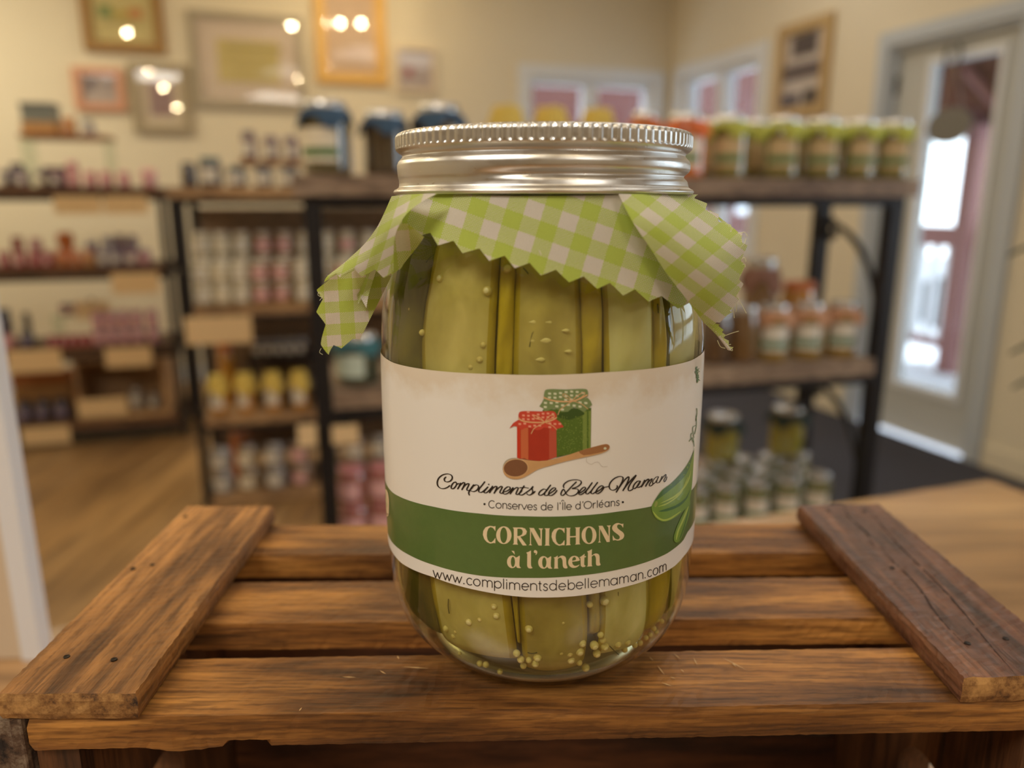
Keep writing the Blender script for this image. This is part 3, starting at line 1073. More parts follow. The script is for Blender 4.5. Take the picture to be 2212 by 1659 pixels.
def stroke(pts, w, mi, tf, k=6, pen=None, smooth=True, taper=False):
    """a pen line; w in view units, pen = (angle, thin ratio) for lettering with thick and thin strokes"""
    q = catmull(pts, k) if smooth and len(pts) > 2 else [np.array(p, float) for p in pts]
    if len(q) == 2:
        q = [q[0] + (q[1] - q[0]) * i / 4 for i in range(5)]
    q = [np.array(tf(*p)) for p in q]
    sc_ = np.linalg.norm(np.array(tf(100, 0)) - np.array(tf(0, 0))) / 100
    W = w * sc_ / 2
    lay = LAY[0] + 0.000008
    v = []; n_ = len(q)
    for i in range(n_):
        d = q[min(i + 1, n_ - 1)] - q[max(i - 1, 0)]
        L_ = np.linalg.norm(d) + 1e-9
        d = d / L_
        nn = np.array([-d[1], d[0]])
        ww = W
        if pen:
            a = math.atan2(-d[1], d[0])
            ww = W * (pen[1] + (1 - pen[1]) * abs(math.sin(a - pen[0])))
        if taper:
            ww *= 0.35 + 0.65 * min(1, min(i, n_ - 1 - i) / (0.15 * n_ + 1))
        for s in (-1, 1):
            p = q[i] + nn * ww * s
            v.append(on_jar(p[0], p[1], lay))
    f = [(2 * i, 2 * i + 1, 2 * i + 3, 2 * i + 2) for i in range(n_ - 1)]
    # round ends
    for e in (0, n_ - 1):
        c_ = q[e]; ww = W * (0.8 if not taper else 0.35)
        if pen:
            ww = W * 0.55
        o = len(v)
        v.append(on_jar(c_[0], c_[1], lay))
        for j in range(10):
            a = 2 * math.pi * j / 10
            v.append(on_jar(c_[0] + ww * math.cos(a), c_[1] + ww * math.sin(a), lay))
        f += [(o, o + 1 + j, o + 1 + (j + 1) % 10) for j in range(10)]
    LB.add(v, f, mi, True)


def view(x0, y0, s):
    return lambda x, y: (x0 + x / s, y0 + y / s)


def ell(cx, cy, rx, ry, n=32, rot=0.0):
    return [(cx + rx * math.cos(t) * math.cos(rot) - ry * math.sin(t) * math.sin(rot), cy + rx * math.cos(t) * math.sin(rot) + ry * math.sin(t) * math.cos(rot)) for t in [2 * math.pi * i / n for i in range(n)]]


# --- brand line, joined script ---
V1, V2, V3, V4, V5 = view(920, 1000, 7.9), view(1180, 1000, 7.9), view(1020, 1110, 6.32), view(920, 1200, 7.9), view(1180, 1200, 7.9)
BK = LI['black']
PEN = (-0.25, 0.42)
for pts in (
    [(342, 240), (318, 262), (314, 290), (330, 315), (370, 323), (415, 308), (446, 270), (446, 228), (415, 198), (360, 187), (285, 205), (220, 258), (193, 330), (205, 392), (245, 428), (300, 438), (360, 420), (408, 385)],
    [(512, 325), (475, 335), (440, 380), (432, 425), (450, 441), (482, 428), (512, 390), (524, 350), (505, 325)],
    [(520, 365), (540, 360), (560, 350)],
    [(592, 340), (568, 395), (540, 445)], [(545, 435), (590, 375), (640, 335), (662, 345), (645, 395), (612, 460)],
    [(617, 445), (665, 385), (715, 352), (736, 362), (715, 410), (698, 450), (715, 472), (750, 462), (800, 410)],
    [(818, 370), (775, 425), (742, 480), (730, 515), (742, 550)], [(775, 425), (820, 388), (865, 374), (898, 395), (890, 435), (855, 475), (805, 488), (758, 472)],
    [(1005, 320), (955, 385), (915, 435), (900, 475), (915, 500), (955, 498), (1010, 455), (1058, 408)],
    [(1060, 408), (1020, 455), (992, 490), (1005, 512), (1045, 500), (1095, 450), (1140, 395)],
    [(1140, 395), (1110, 455), (1085, 512)], [(1092, 498), (1140, 435), (1190, 400), (1212, 408), (1195, 455), (1163, 520)], [(1170, 505), (1225, 440), (1280, 400), (1303, 410), (1282, 455), (1262, 500), (1285, 520), (1325, 500)],
    [(1325, 495), (1385, 478), (1435, 440), (1430, 412), (1395, 408), (1345, 445), (1318, 495), (1330, 528), (1375, 527), (1430, 490), (1488, 420)],
    [(1490, 420), (1465, 475), (1437, 530)], [(1445, 515), (1500, 450), (1555, 418), (1575, 432), (1555, 480), (1538, 525), (1560, 540), (1605, 510), (1640, 470)],
    [(1678, 388), (1635, 455), (1598, 515), (1605, 545), (1650, 543), (1710, 505), (1780, 455), (1828, 400)], [(1600, 425), (1680, 418), (1750, 430)],
    [(1828, 402), (1812, 440), (1825, 490), (1800, 535), (1755, 547), (1722, 525)], [(1795, 537), (1835, 515), (1864, 484)],
    [(2050, 455), (2005, 448), (1950, 485), (1925, 530), (1945, 553), (1990, 540), (2045, 490), (2090, 430)], [(2130, 375), (2080, 440), (2030, 510), (2028, 550), (2065, 555), (2100, 535)],
):
    stroke(pts, 26, BK, V1, 5, PEN)
for pts in (
    [(45, 530), (105, 492), (155, 450), (150, 424), (110, 432), (62, 478), (40, 525), (55, 556), (100, 550), (150, 512), (184, 468)],
    [(515, 322), (450, 385), (370, 470), (310, 535), (270, 556), (250, 535), (262, 490), (290, 450), (310, 465), (335, 520), (385, 557), (450, 560), (510, 535), (548, 490), (540, 452), (500, 440), (440, 440)],
    [(450, 432), (510, 415), (565, 382), (598, 340), (588, 308), (545, 290), (470, 288), (385, 305), (318, 348), (291, 395), (305, 425)],
    [(572, 515), (640, 470), (670, 435), (655, 412), (615, 432), (570, 485), (556, 525), (580, 543), (630, 520), (690, 465), (740, 400)],
    [(785, 335), (735, 405), (685, 475), (678, 518), (705, 528), (755, 490), (820, 405)],
    [(878, 330), (825, 400), (775, 470), (765, 510), (790, 526), (835, 500), (870, 470)],
    [(860, 495), (925, 455), (970, 410), (955, 388), (912, 405), (862, 460), (848, 505), (870, 525), (915, 505), (960, 460), (990, 412)],
    [(970, 418), (1015, 412), (1062, 402)],
    [(1208, 385), (1213, 415), (1185, 450), (1135, 465), (1090, 445), (1075, 395), (1095, 335), (1150, 275), (1220, 238), (1285, 232), (1312, 262), (1290, 330), (1245, 415), (1195, 502)],
    [(1203, 485), (1265, 390), (1340, 290), (1405, 235), (1405, 285), (1360, 385), (1308, 475)],
    [(1315, 462), (1385, 365), (1465, 275), (1535, 208), (1500, 265), (1440, 350), (1400, 435), (1412, 475), (1450, 465), (1480, 445)],
    [(1600, 308), (1555, 315), (1505, 365), (1482, 420), (1500, 440), (1540, 415), (1580, 365), (1608, 310)], [(1608, 310), (1575, 360), (1550, 405), (1562, 420), (1600, 408), (1640, 375), (1680, 292)],
    [(1682, 290), (1655, 350), (1622, 415)], [(1632, 398), (1690, 315), (1742, 275), (1748, 300), (1695, 402)], [(1703, 388), (1755, 315), (1805, 268), (1798, 305), (1762, 365), (1770, 395), (1805, 380), (1835, 345)],
    [(1915, 232), (1870, 245), (1825, 300), (1818, 348), (1845, 350), (1885, 300), (1918, 240)], [(1918, 235), (1893, 290), (1885, 335), (1905, 342), (1940, 315), (1980, 225)],
    [(1980, 225), (1958, 280), (1933, 335)], [(1942, 318), (1990, 250), (2040, 195), (2042, 225), (2012, 290), (2018, 325), (2045, 290), (2060, 235)],
):
    stroke(pts, 25 if pts[0][0] < 1670 else (20 if pts[0][0] < 1900 else 15), BK, V2, 5, PEN)


def dot(x, y, r, mi, tf):
    flat([ell(x, y, r, r, 14)], mi, tf)


dot(1072, 366, 13, BK, V1)

# --- geometric sans, one pen width ---
def arc(cx, cy, rx, ry, a0, a1, n=14):
    return [(cx + rx * math.cos(math.radians(a0 + (a1 - a0) * i / n)), cy + ry * math.sin(math.radians(a0 + (a1 - a0) * i / n))) for i in range(n + 1)]


def hump(x0, x1, r):
    c = (x0 + x1) / 2; h = (x1 - x0) / 2
    return [(x0, 0.62 - 0.1)] + arc(c, 0.62, h, 0.38, 180, 0, 10) + [(x1, 0)]


SG = {
    'c': [arc(.52, .5, .52, .5, 48, 312)], 'C': [arc(.52, .71, .52, .71, 48, 312)], 'o': [arc(.5, .5, .5, .5, 0, 360, 20)], 'O': [arc(.5, .71, .5, .71, 0, 360, 24)],
    'e': [[(0.02, .5), (1.0, .5)] + arc(.5, .5, .5, .5, 0, 318, 18)[1:]],
    'n': [[(0, 1), (0, 0)], hump(0, 1, 0)], 'r': [[(0, 1), (0, 0)], [(0, .55)] + arc(.75, .52, .75, .46, 180, 85, 6)],
    'm': [[(0, 1), (0, 0)], hump(0, .5, 0), hump(.5, 1, 0)],
    'v': [[(0, 1), (.5, 0)], [(.5, 0), (1, 1)]], 'w': [[(0, 1), (.28, 0)], [(.28, 0), (.5, .85)], [(.5, .85), (.72, 0)], [(.72, 0), (1, 1)]],
    'l': [[(.5, 1.45), (.5, 0)]], 'I': [[(.5, 1.42), (.5, 0)]], 'i': [[(.5, 1), (.5, 0)], 'dot'], 't': [[(.42, 1.35), (.42, .2), (.55, .03), (.9, .0)], [(0, 1), (.9, 1)]],
    'd': [arc(.5, .5, .5, .5, 0, 360, 20), [(1, 1.5), (1, 0)]], 'b': [arc(.5, .5, .5, .5, 0, 360, 20), [(0, 1.5), (0, 0)]], 'p': [arc(.5, .5, .5, .5, 0, 360, 20), [(0, 1), (0, -.42)]],
    'a': [arc(.5, .5, .5, .5, 0, 360, 20), [(1, 1), (1, 0)]],
    's': [[(.92, .84), (.72, .97), (.45, 1.0), (.18, .9), (.12, .72), (.3, .56), (.7, .46), (.92, .3), (.85, .1), (.55, .0), (.25, .03), (.04, .17)]],
}


def sans(chars, tf, base, xh, w):
    bx = [p[0] for p in base]; by = [p[1] for p in base]
    for ch, x0, x1 in chars:
        if ch == '.':
            yb = float(np.interp(x0, bx, by)); dot(x0, yb - w * 0.6, w * 0.8, BK, tf); continue
        for st in SG[ch]:
            if st == 'dot':
                x = (x0 + x1) / 2; yb = float(np.interp(x, bx, by)); dot(x, yb - xh * 1.32, w * 0.72, BK, tf); continue
            pts = []
            for (u, h) in st:
                x = x0 + (x1 - x0) * u
                pts.append((x, float(np.interp(x, bx, by)) - h * xh))
            stroke(pts, w, BK, tf, 2, smooth=len(pts) > 4)


B1 = [(1000, 762), (1120, 768), (1240, 773), (1400, 782), (1600, 793), (1780, 800), (2000, 804), (2200, 804)]
sans([('C', 1072, 1180), ('o', 1195, 1285), ('n', 1312, 1380), ('s', 1400, 1458), ('e', 1475, 1560), ('r', 1585, 1622), ('v', 1632, 1722), ('e', 1735, 1818), ('s', 1838, 1892), ('d', 1966, 2050), ('e', 2078, 2162)], V1, B1, 88, 12)
dot(1000, 702, 19, BK, V1)
B2 = [(0, 804), (197, 801), (400, 796), (580, 785), (720, 778), (872, 764), (970, 754), (1075, 744), (1170, 735), (1260, 722)]
sans([('l', 195, 199), ('I', 280, 284), ('l', 316, 320), ('e', 346, 430), ('d', 502, 580), ('O', 645, 775), ('r', 801, 852), ('l', 870, 874), ('e', 903, 970), ('a', 1000, 1075), ('n', 1107, 1170), ('s', 1195, 1250)], V2, B2, 86, 12)
dot(1308, 670, 19, BK, V2)
stroke([(258, 655), (280, 632), (304, 652)], 10, BK, V2, smooth=False)
stroke([(936, 655), (958, 632)], 10, BK, V2)
for x, y in ((236, 675), (626, 655)):
    flat([[(x - 9, y), (x + 9, y), (x + 3, y + 32), (x - 4, y + 32)]], BK, V2)
B4 = [(100, 362), (170, 382), (230, 398), (340, 420), (400, 433), (505, 458), (570, 470), (648, 488), (745, 503), (865, 518), (970, 530), (1125, 547), (1230, 555), (1325, 566), (1378, 572), (1510, 582), (1690, 590), (1830, 594), (2040, 598), (2170, 598)]
sans([('w', 122, 270), ('w', 290, 437), ('w', 457, 610), ('.', 648, 0), ('c', 697, 795), ('o', 812, 925), ('m', 965, 1130), ('p', 1170, 1285), ('l', 1323, 1327), ('i', 1376, 1380), ('m', 1427, 1600), ('e', 1637, 1750), ('n', 1787, 1890), ('t', 1920, 1975), ('s', 2002, 2080)], V4, B4, 116, 14)
B5 = [(40, 594), (115, 592), (270, 588), (420, 582), (560, 568), (665, 558), (718, 553), (815, 547), (905, 531), (990, 522), (1070, 513), (1160, 503), (1250, 484), (1325, 470), (1400, 455), (1485, 440), (1570, 417), (1650, 397), (1688, 388), (1765, 362), (1865, 330), (1935, 298), (2000, 272), (2050, 248)]
sans([('d', 57, 172), ('e', 215, 330), ('b', 374, 485), ('e', 512, 625), ('l', 663, 667), ('l', 716, 720), ('e', 760, 872), ('m', 908, 1072), ('a', 1100, 1212), ('m', 1253, 1400), ('a', 1437, 1535), ('n', 1573, 1650), ('.', 1688, 0), ('c', 1732, 1808), ('o', 1826, 1908), ('m', 1937, 2048)], V5, B5, 114, 13)

# --- product name, serif capitals ---
CR = LI['cream']


def sm(loop, k=3):
    q = catmull(loop + [loop[0]], k)
    return [tuple(p) for p in q[:-1]]


Cpoly = [(240, 163), (275, 168), (300, 172), (318, 165), (316, 238), (300, 212), (280, 190), (250, 180), (222, 200), (204, 245), (200, 300), (210, 350), (235, 383), (262, 388), (290, 366), (308, 338), (318, 328), (316, 403), (300, 396), (280, 400), (245, 406), (200, 385), (165, 345), (145, 285), (152, 230), (182, 185)]
flat([Cpoly], CR, V3)
flat([[(1082 + (x - 145) * 180 / 173, 190 + (y - 163) * 246 / 243) for x, y in Cpoly]], CR, V3)
flat([ell(432, 291, 105, 121, 36), ell(430, 292, 48, 107, 32)[::-1]], CR, V3)
flat([ell(1595, 291, 102, 121, 36), ell(1595, 292, 48, 106, 32)[::-1]], CR, V3)
flat([[(553, 185), (620, 186), (680, 186), (722, 200), (748, 238), (735, 280), (695, 304), (657, 312), (745, 431), (690, 432), (617, 322), (615, 400), (628, 420), (553, 418), (568, 400), (568, 205)],
      [(617, 203), (617, 304), (650, 300), (680, 282), (691, 245), (680, 214), (655, 203)]], CR, V3)
Np = [[(778, 190), (842, 194), (945, 372), (948, 434), (905, 433), (803, 235), (803, 412), (818, 430), (772, 428), (790, 410), (790, 206)], [(905, 197), (967, 199), (953, 222), (950, 434), (936, 434), (930, 225)]]
for q in Np: flat([q], CR, V3)
for q in Np:
    flat([[(1722 + (x - 778) * 0.905, 164 + (y - 190) * 0.955 - 0.095 * (x - 778) * 0.905) for x, y in q]], CR, V3)
flat([[(985, 197), (1063, 197), (1053, 212), (1050, 420), (1062, 434), (985, 434), (1000, 420), (1002, 212)]], CR, V3)
flat([[(1278, 190), (1345, 190), (1335, 205), (1335, 306), (1415, 302), (1415, 200), (1403, 186), (1478, 183), (1467, 200), (1465, 400), (1478, 416), (1405, 420), (1415, 405), (1415, 318), (1335, 322), (1335, 412), (1348, 427), (1275, 431), (1288, 414), (1290, 205)]], CR, V3)
flat([sm([(2065, 133), (2060, 190), (2045, 165), (2020, 147), (1992, 147), (1977, 170), (1988, 198), (2022, 226), (2060, 255), (2076, 292), (2063, 332), (2030, 355), (1985, 366), (1950, 356), (1922, 363), (1918, 292), (1936, 322), (1962, 345), (1995, 348), (2014, 328), (2008, 300), (1973, 270), (1930, 237), (1910, 202), (1920, 162), (1955, 133), (1995, 125), (2038, 138)], 2)], CR, V3)
for dx, dy, s_ in ((0, 0, 1.0), (428, 8, 1.03)):
    flat([ell(545 + dx, 655 + dy, 70 * s_, 86, 30), ell(556 + dx, 656 + dy, 28 * s_, 70, 26)[::-1]], CR, V3)
    flat([sm([(594 + dx, 597 + dy), (620 + dx, 588 + dy), (650 + dx, 571 + dy), (646 + dx, 640 + dy), (645 + dx, 700 + dy), (652 + dx, 724 + dy), (667 + dx, 736 + dy), (640 + dx, 741 + dy), (610 + dx, 733 + dy), (597 + dx, 700 + dy)], 2)], CR, V3)
flat([[(535, 503), (573, 508), (583, 558)]], CR, V3)
flat([[(738, 530), (770, 518), (803, 500), (803, 695), (810, 722), (825, 738), (800, 747), (770, 742), (754, 722), (750, 700), (752, 548)]], CR, V3)
flat([sm([(840, 515), (848, 498), (868, 496), (886, 510), (888, 532), (878, 552), (862, 562), (870, 542), (868, 534), (850, 534)], 2)], CR, V3)
flat([[(1112, 597), (1140, 588), (1168, 570), (1168, 600), (1170, 735), (1180, 747), (1112, 747), (1122, 735), (1125, 610)]], CR, V3)
flat([sm([(1166, 602), (1200, 578), (1235, 570), (1268, 584), (1283, 615), (1286, 690), (1303, 735), (1275, 746), (1247, 733), (1236, 700), (1233, 640), (1218, 605), (1192, 598), (1167, 618)], 2)], CR, V3)
flat([sm([(1364, 654), (1462, 640), (1460, 610), (1438, 585), (1400, 573), (1355, 583), (1322, 620), (1310, 665), (1325, 708), (1362, 735), (1410, 735), (1448, 716), (1466, 690), (1440, 704), (1402, 710), (1374, 690)], 3), sm([(1364, 640), (1372, 605), (1395, 588), (1415, 603), (1410, 630)], 3)[::-1]], CR, V3)
flat([[(1535, 545), (1533, 578), (1555, 576), (1553, 592), (1532, 594), (1529, 690), (1540, 708), (1555, 706), (1535, 725), (1505, 727), (1482, 710), (1478, 600), (1460, 598), (1498, 573)]], CR, V3)
flat([[(1570, 512), (1600, 502), (1635, 482), (1632, 560), (1632, 700), (1642, 716), (1565, 720), (1578, 706), (1580, 530)]], CR, V3)
flat([sm([(1630, 572), (1662, 548), (1697, 540), (1728, 554), (1740, 590), (1740, 660), (1754, 695), (1725, 708), (1697, 702), (1689, 670), (1689, 610), (1678, 574), (1655, 564), (1630, 588)], 2)], CR, V3)

# --- printed picture: two jars and a spoon ---
V6 = view(1060, 820, 7.373)
rg = random.Random(3)
flat([[(828, 480), (1600, 450), (1592, 1092), (1400, 1155), (1045, 1242), (1045, 800), (830, 640)]], LI['jargreen'], V6)
flat([[(1465, 505), (1532, 505), (1532, 1112), (1465, 1132)]], LI['jargreenlight'], V6)
flat([[(1560, 500), (1600, 500), (1592, 1092), (1560, 1105)]], LI['jargreenlight'], V6)
flat([sm([(1060, 520), (1180, 520), (1330, 450), (1480, 520), (1480, 560), (1360, 600), (1250, 640), (1080, 600)], 2)], LI['jargreendark'], V6)
for k in range(190):
    x, y = rg.uniform(1060, 1570), rg.uniform(580, 1210)
    if y > 1225 - (x - 1045) * 0.25 or 1470 < x < 1530 and rg.random() < .6: continue
    flat([ell(x, y, 5.5, 5.5, 6)], LI['dot'], V6)
def checks(loop, mi_a, mi_b, du, dv, rot):
    flat([loop], mi_a, V6)
    P = [tuple(p) for p in loop]

    def inside(x, y):
        c_ = False; n_ = len(P)
        for i in range(n_):
            (x1, y1), (x2, y2) = P[i], P[(i + 1) % n_]
            if (y1 > y) != (y2 > y) and x < (x2 - x1) * (y - y1) / (y2 - y1) + x1: c_ = not c_
        return c_
    xs = [p[0] for p in P]; ys = [p[1] for p in P]
    x = min(xs)
    i = 0
    while x < max(xs):
        y = min(ys); j = 0
        while y < max(ys):
            cx, cy = x + 4 * math.sin(j * 1.3), y + rot * 18 * math.sin((x - min(xs)) / 95)
            if inside(cx, cy) and inside(cx + du * .45, cy + dv * .45) and inside(cx - du * .3, cy - dv * .3):
                flat([[(cx - du * .27, cy - dv * .27), (cx + du * .27, cy - dv * .27 + 2), (cx + du * .27, cy + dv * .27), (cx - du * .25, cy + dv * .25 - 2)]], mi_b, V6, 0.000003, False)
            y += dv; j += 1
        x += du; i += 1


checks(sm([(850, 230), (865, 175), (905, 155), (1000, 150), (1200, 158), (1400, 148), (1520, 152), (1548, 190), (1548, 255), (1480, 300), (1330, 345), (1180, 352), (1020, 335), (860, 295)], 2), LI['clothgreen'], LI['clothpale'], 88, 62, 1)
checks([(850, 295), (1020, 335), (1180, 352), (1330, 345), (1480, 300), (1545, 290), (1590, 340), (1616, 400), (1565, 450), (1540, 470), (1480, 520), (1420, 480), (1335, 440), (1280, 470), (1230, 512), (1130, 515), (1080, 480), (1010, 460), (930, 485), (860, 510), (830, 450), (775, 425), (820, 360)], LI['clothgreen'], LI['clothpale'], 92, 66, 1)
flat([[(418, 745), (1045, 745), (1052, 1232), (900, 1285), (760, 1297), (600, 1280), (420, 1252)]], LI['red'], V6)
flat([[(418, 745), (470, 745), (472, 1258), (420, 1252)]], LI['redbright'], V6)
flat([[(478, 745), (598, 745), (600, 1280), (480, 1258)]], LI['redorange'], V6)
flat([[(930, 745), (1045, 745), (1050, 1232), (930, 1275)]], LI['redpale'], V6)
checks(sm([(440, 590), (450, 530), (490, 505), (600, 500), (800, 505), (980, 500), (1035, 530), (1055, 590), (1030, 640), (900, 672), (700, 680), (520, 660)], 2), LI['clothred'], LI['clothpink'], 78, 58, 1)
checks([(440, 640), (560, 668), (720, 690), (900, 672), (1040, 630), (1110, 680), (1165, 755), (1090, 775), (1040, 790), (990, 822), (930, 775), (850, 762), (790, 800), (730, 808), (670, 780), (600, 765), (540, 775), (490, 805), (440, 750), (370, 740), (298, 775), (360, 690)], LI['clothred'], LI['clothpink'], 80, 60, 1)
for pts, w_ in (([(440, 610), (500, 655), (650, 680), (850, 680), (980, 645), (1050, 605)], 20), ([(860, 680), (800, 640), (720, 620), (685, 585), (720, 575), (790, 610), (860, 680)], 12), ([(860, 680), (920, 640), (990, 610), (1015, 580), (985, 565), (920, 590), (860, 680)], 12),
                ([(850, 690), (770, 730), (690, 780), (645, 862)], 12), ([(880, 690), (980, 730), (1055, 800)], 10), ([(845, 285), (950, 325), (1100, 348), (1290, 345), (1420, 305), (1535, 245)], 22),
                ([(1290, 340), (1200, 290), (1145, 245), (1180, 230), (1250, 280), (1300, 340)], 10), ([(1290, 340), (1380, 260), (1470, 205), (1500, 225), (1430, 290), (1300, 345)], 12), ([(1300, 345), (1180, 420), (1105, 480), (1070, 560)], 12), ([(1330, 345), (1450, 390), (1550, 470)], 10)):
    stroke(pts, w_, LI['twine'], V6, 4)
flat([sm([(198, 1360), (240, 1290), (330, 1250), (440, 1250), (420, 1275), (300, 1290), (230, 1350), (205, 1420), (190, 1440)], 2)], LI['shade'], V6)
flat([sm([(440, 1262), (600, 1285), (800, 1297), (1000, 1265), (1250, 1195), (1500, 1110), (1700, 1055), (1830, 1025), (1885, 1045), (1895, 1085), (1860, 1130), (1750, 1180), (1500, 1235), (1200, 1300), (950, 1370), (750, 1430), (600, 1520), (480, 1575), (360, 1585), (250, 1545), (200, 1470), (205, 1380), (270, 1300), (350, 1265)], 2)], LI['spoon'], V6)
flat([sm([(1400, 1145), (1600, 1083), (1830, 1030), (1885, 1050), (1890, 1085), (1855, 1125), (1700, 1170), (1480, 1205)], 2)], LI['spoondark'], V6)
flat([ell(400, 1405, 198, 145, 40, -0.08)], LI['spoonrim'], V6)
flat([ell(398, 1408, 190, 136, 40, -0.08)], LI['spoonbowl'], V6)
flat([ell(1822, 1096, 24, 20, 18)], LI['clothpale'], V6)
stroke([(1525, 1245), (1530, 1310), (1600, 1350), (1660, 1320), (1720, 1320), (1775, 1385), (1860, 1385)], 3.5, LI['hair'], V6)

# --- printed cucumbers, dill and a round badge at the sides ---
V7 = view(1380, 760, 3.77)
flat([sm([(452, 780), (440, 830), (412, 890), (360, 970), (280, 1060), (195, 1122), (150, 1180), (108, 1250), (106, 1290), (130, 1345), (185, 1382), (260, 1370), (345, 1310), (400, 1250), (425, 1150), (440, 1000)], 2)], LI['cuc'], V7)
flat([sm([(452, 790), (415, 890), (350, 985), (250, 1085), (195, 1125), (130, 1210), (170, 1190), (260, 1120), (350, 1040), (410, 950)], 2)], LI['cucdark'], V7)
flat([sm([(425, 960), (400, 1040), (330, 1140), (240, 1200), (170, 1235), (230, 1215), (310, 1175), (380, 1100), (415, 1030)], 2)], LI['cuclight'], V7)
flat([sm([(420, 1110), (380, 1190), (300, 1250), (200, 1285), (160, 1300), (230, 1298), (330, 1258), (395, 1190)], 2)], LI['cucdark'], V7)
stroke([(115, 1300), (150, 1345), (200, 1370), (260, 1355), (340, 1300)], 14, LI['cuclight'], V7, taper=True)
stroke([(400, 1020), (340, 1150), (240, 1230), (160, 1260)], 10, LI['cuclight'], V7, taper=True)
flat([ell(140, 1240, 12, 26, 16, 0.3)], LI['dot'], V7)
flat([sm([(418, 1200), (410, 1330), (375, 1430), (345, 1520), (315, 1553), (287, 1540), (288, 1490), (320, 1400), (370, 1300)], 2)], LI['cuc'], V7)
stroke([(405, 1260), (360, 1370), (320, 1460), (305, 1530)], 14, LI['cuclight'], V7, taper=True)
stroke([(412, 1250), (385, 1370), (350, 1480), (330, 1530)], 8, LI['cucdark'], V7, taper=True)
for pts in ([(452, 770), (440, 700), (410, 730)], [(445, 735), (425, 690), (432, 660)], [(450, 700), (440, 620), (462, 600)], [(455, 670), (470, 600), (468, 520)], [(465, 560), (475, 500), (472, 460)]):
    stroke(pts, 5, LI['cucdark'], V7)
for k in range(14):
    x, y = 480 + rg.uniform(-10, 12), 120 + k * 8
    stroke([(x, y), (x + rg.uniform(-14, 4), y + 14), (x + rg.uniform(-10, 8), y + 26)], 6, LI['cucdark'], V7)
V8 = view(810, 760, 3.073)
flat([sm([(66, 905), (82, 925), (92, 975), (92, 1060), (88, 1088), (72, 1092), (62, 1060), (60, 960)], 3)], CR, V8)
flat([sm([(70, 950), (78, 975), (80, 1020), (72, 1055), (66, 1010)], 3)], LI['cuclight'], V8)
lab = build('paper_label', LB, LMATS, jar)

# brine inside the glass -----------------------------------------
mbr, nt, b = newmat('brine')
nt.nodes.remove(b)
out = nt.nodes['Material Output']
tr = nt.nodes.new('ShaderNodeBsdfTransparent'); tr.inputs[0].default_value = (0.93, 0.915, 0.74, 1)
df = nt.nodes.new('ShaderNodeBsdfTranslucent'); df.inputs[0].default_value = (*lin((214, 206, 150)), 1)
mx = nt.nodes.new('ShaderNodeMixShader'); mx.inputs[0].default_value = 0.16
nt.links.new(tr.outputs[0], mx.inputs[1]); nt.links.new(df.outputs[0], mx.inputs[2]); nt.links.new(mx.outputs[0], out.inputs[0])
mb = MB()
ip = [(r_ - 0.0016, z_) for r_, z_ in pr if z_ > -0.131]
ip = [(.0001, ip[0][1])] + ip + [(.0370, -.1322), (.0300, -.1333), (.0001, -.1335)]
v, f = lathe(ip, 96, AX); mb.add(v, f, smooth=True)
tag(build('brine', mb, mbr, origin=(AX[0], AX[1], -.1335)), 'cloudy yellow-green pickling brine filling the big glass jar', 'brine', kind='stuff')

# pickle spears ---------------------------------------------------
def flesh_mat(name, pale, deep, tr_w=0.45, sc_=1.0):
    m, nt, b = newmat(name)
    L = nt.links.new
    tc = nt.nodes.new('ShaderNodeTexCoord'); mp = nt.nodes.new('ShaderNodeMapping'); mp.inputs['Scale'].default_value = (1, 1, 0.75)
    L(tc.outputs['Object'], mp.inputs[0])
    n1 = nt.nodes.new('ShaderNodeTexNoise'); n1.inputs['Scale'].default_value = 55 * sc_; n1.inputs['Detail'].default_value = 3; n1.inputs['Distortion'].default_value = 0.5
    n2 = nt.nodes.new('ShaderNodeTexNoise'); n2.inputs['Scale'].default_value = 380; n2.inputs['Detail'].default_value = 4
    L(mp.outputs[0], n1.inputs['Vector']); L(mp.outputs[0], n2.inputs['Vector'])
    r = ramp(nt, [(0.32, deep), (0.52, tuple((a + b_) / 2 for a, b_ in zip(pale, deep))), (0.66, pale)])
    L(n1.outputs['Fac'], r.inputs[0])
    mxx = nt.nodes.new('ShaderNodeMix'); mxx.data_type = 'RGBA'; mxx.blend_type = 'OVERLAY'; mxx.inputs[0].default_value = 0.12
    L(r.outputs[0], mxx.inputs[6]); L(n2.outputs['Fac'], mxx.inputs[7])
    L(mxx.outputs[2], b.inputs['Base Color'])
    b.inputs['Roughness'].default_value = 0.35
    b.inputs['Subsurface Weight'].default_value = tr_w
    b.inputs['Subsurface Radius'].default_value = (0.004, 0.004, 0.002)
    b.inputs['Subsurface Scale'].default_value = 1.0
    bp = nt.nodes.new('ShaderNodeBump'); bp.inputs['Strength'].default_value = 0.12; bp.inputs['Distance'].default_value = 0.0004
    L(n2.outputs['Fac'], bp.inputs['Height']); L(bp.outputs[0], b.inputs['Normal'])
    return m


M['flesh'] = flesh_mat('pickle_flesh', lin((226, 216, 160)), lin((176, 166, 98)))
M['flesh2'] = flesh_mat('pickle_flesh_seedy', lin((198, 186, 120)), lin((150, 138, 74)), sc_=1.3)
M['flesh3'] = flesh_mat('pickle_flesh_pale', lin((236, 236, 202)), lin((194, 192, 134)))
M['skin'] = flesh_mat('pickle_skin', lin((200, 180, 50)), lin((150, 134, 26)), 0.1)
M['skin2'] = flesh_mat('pickle_skin_dark', lin((112, 106, 40)), lin((62, 60, 20)), 0.1)
M['seedm'] = mat('cucumber_seed', (226, 218, 164), 0.4)


def th_at(px, py):
    return surf(px, py, -0.0018)[0]


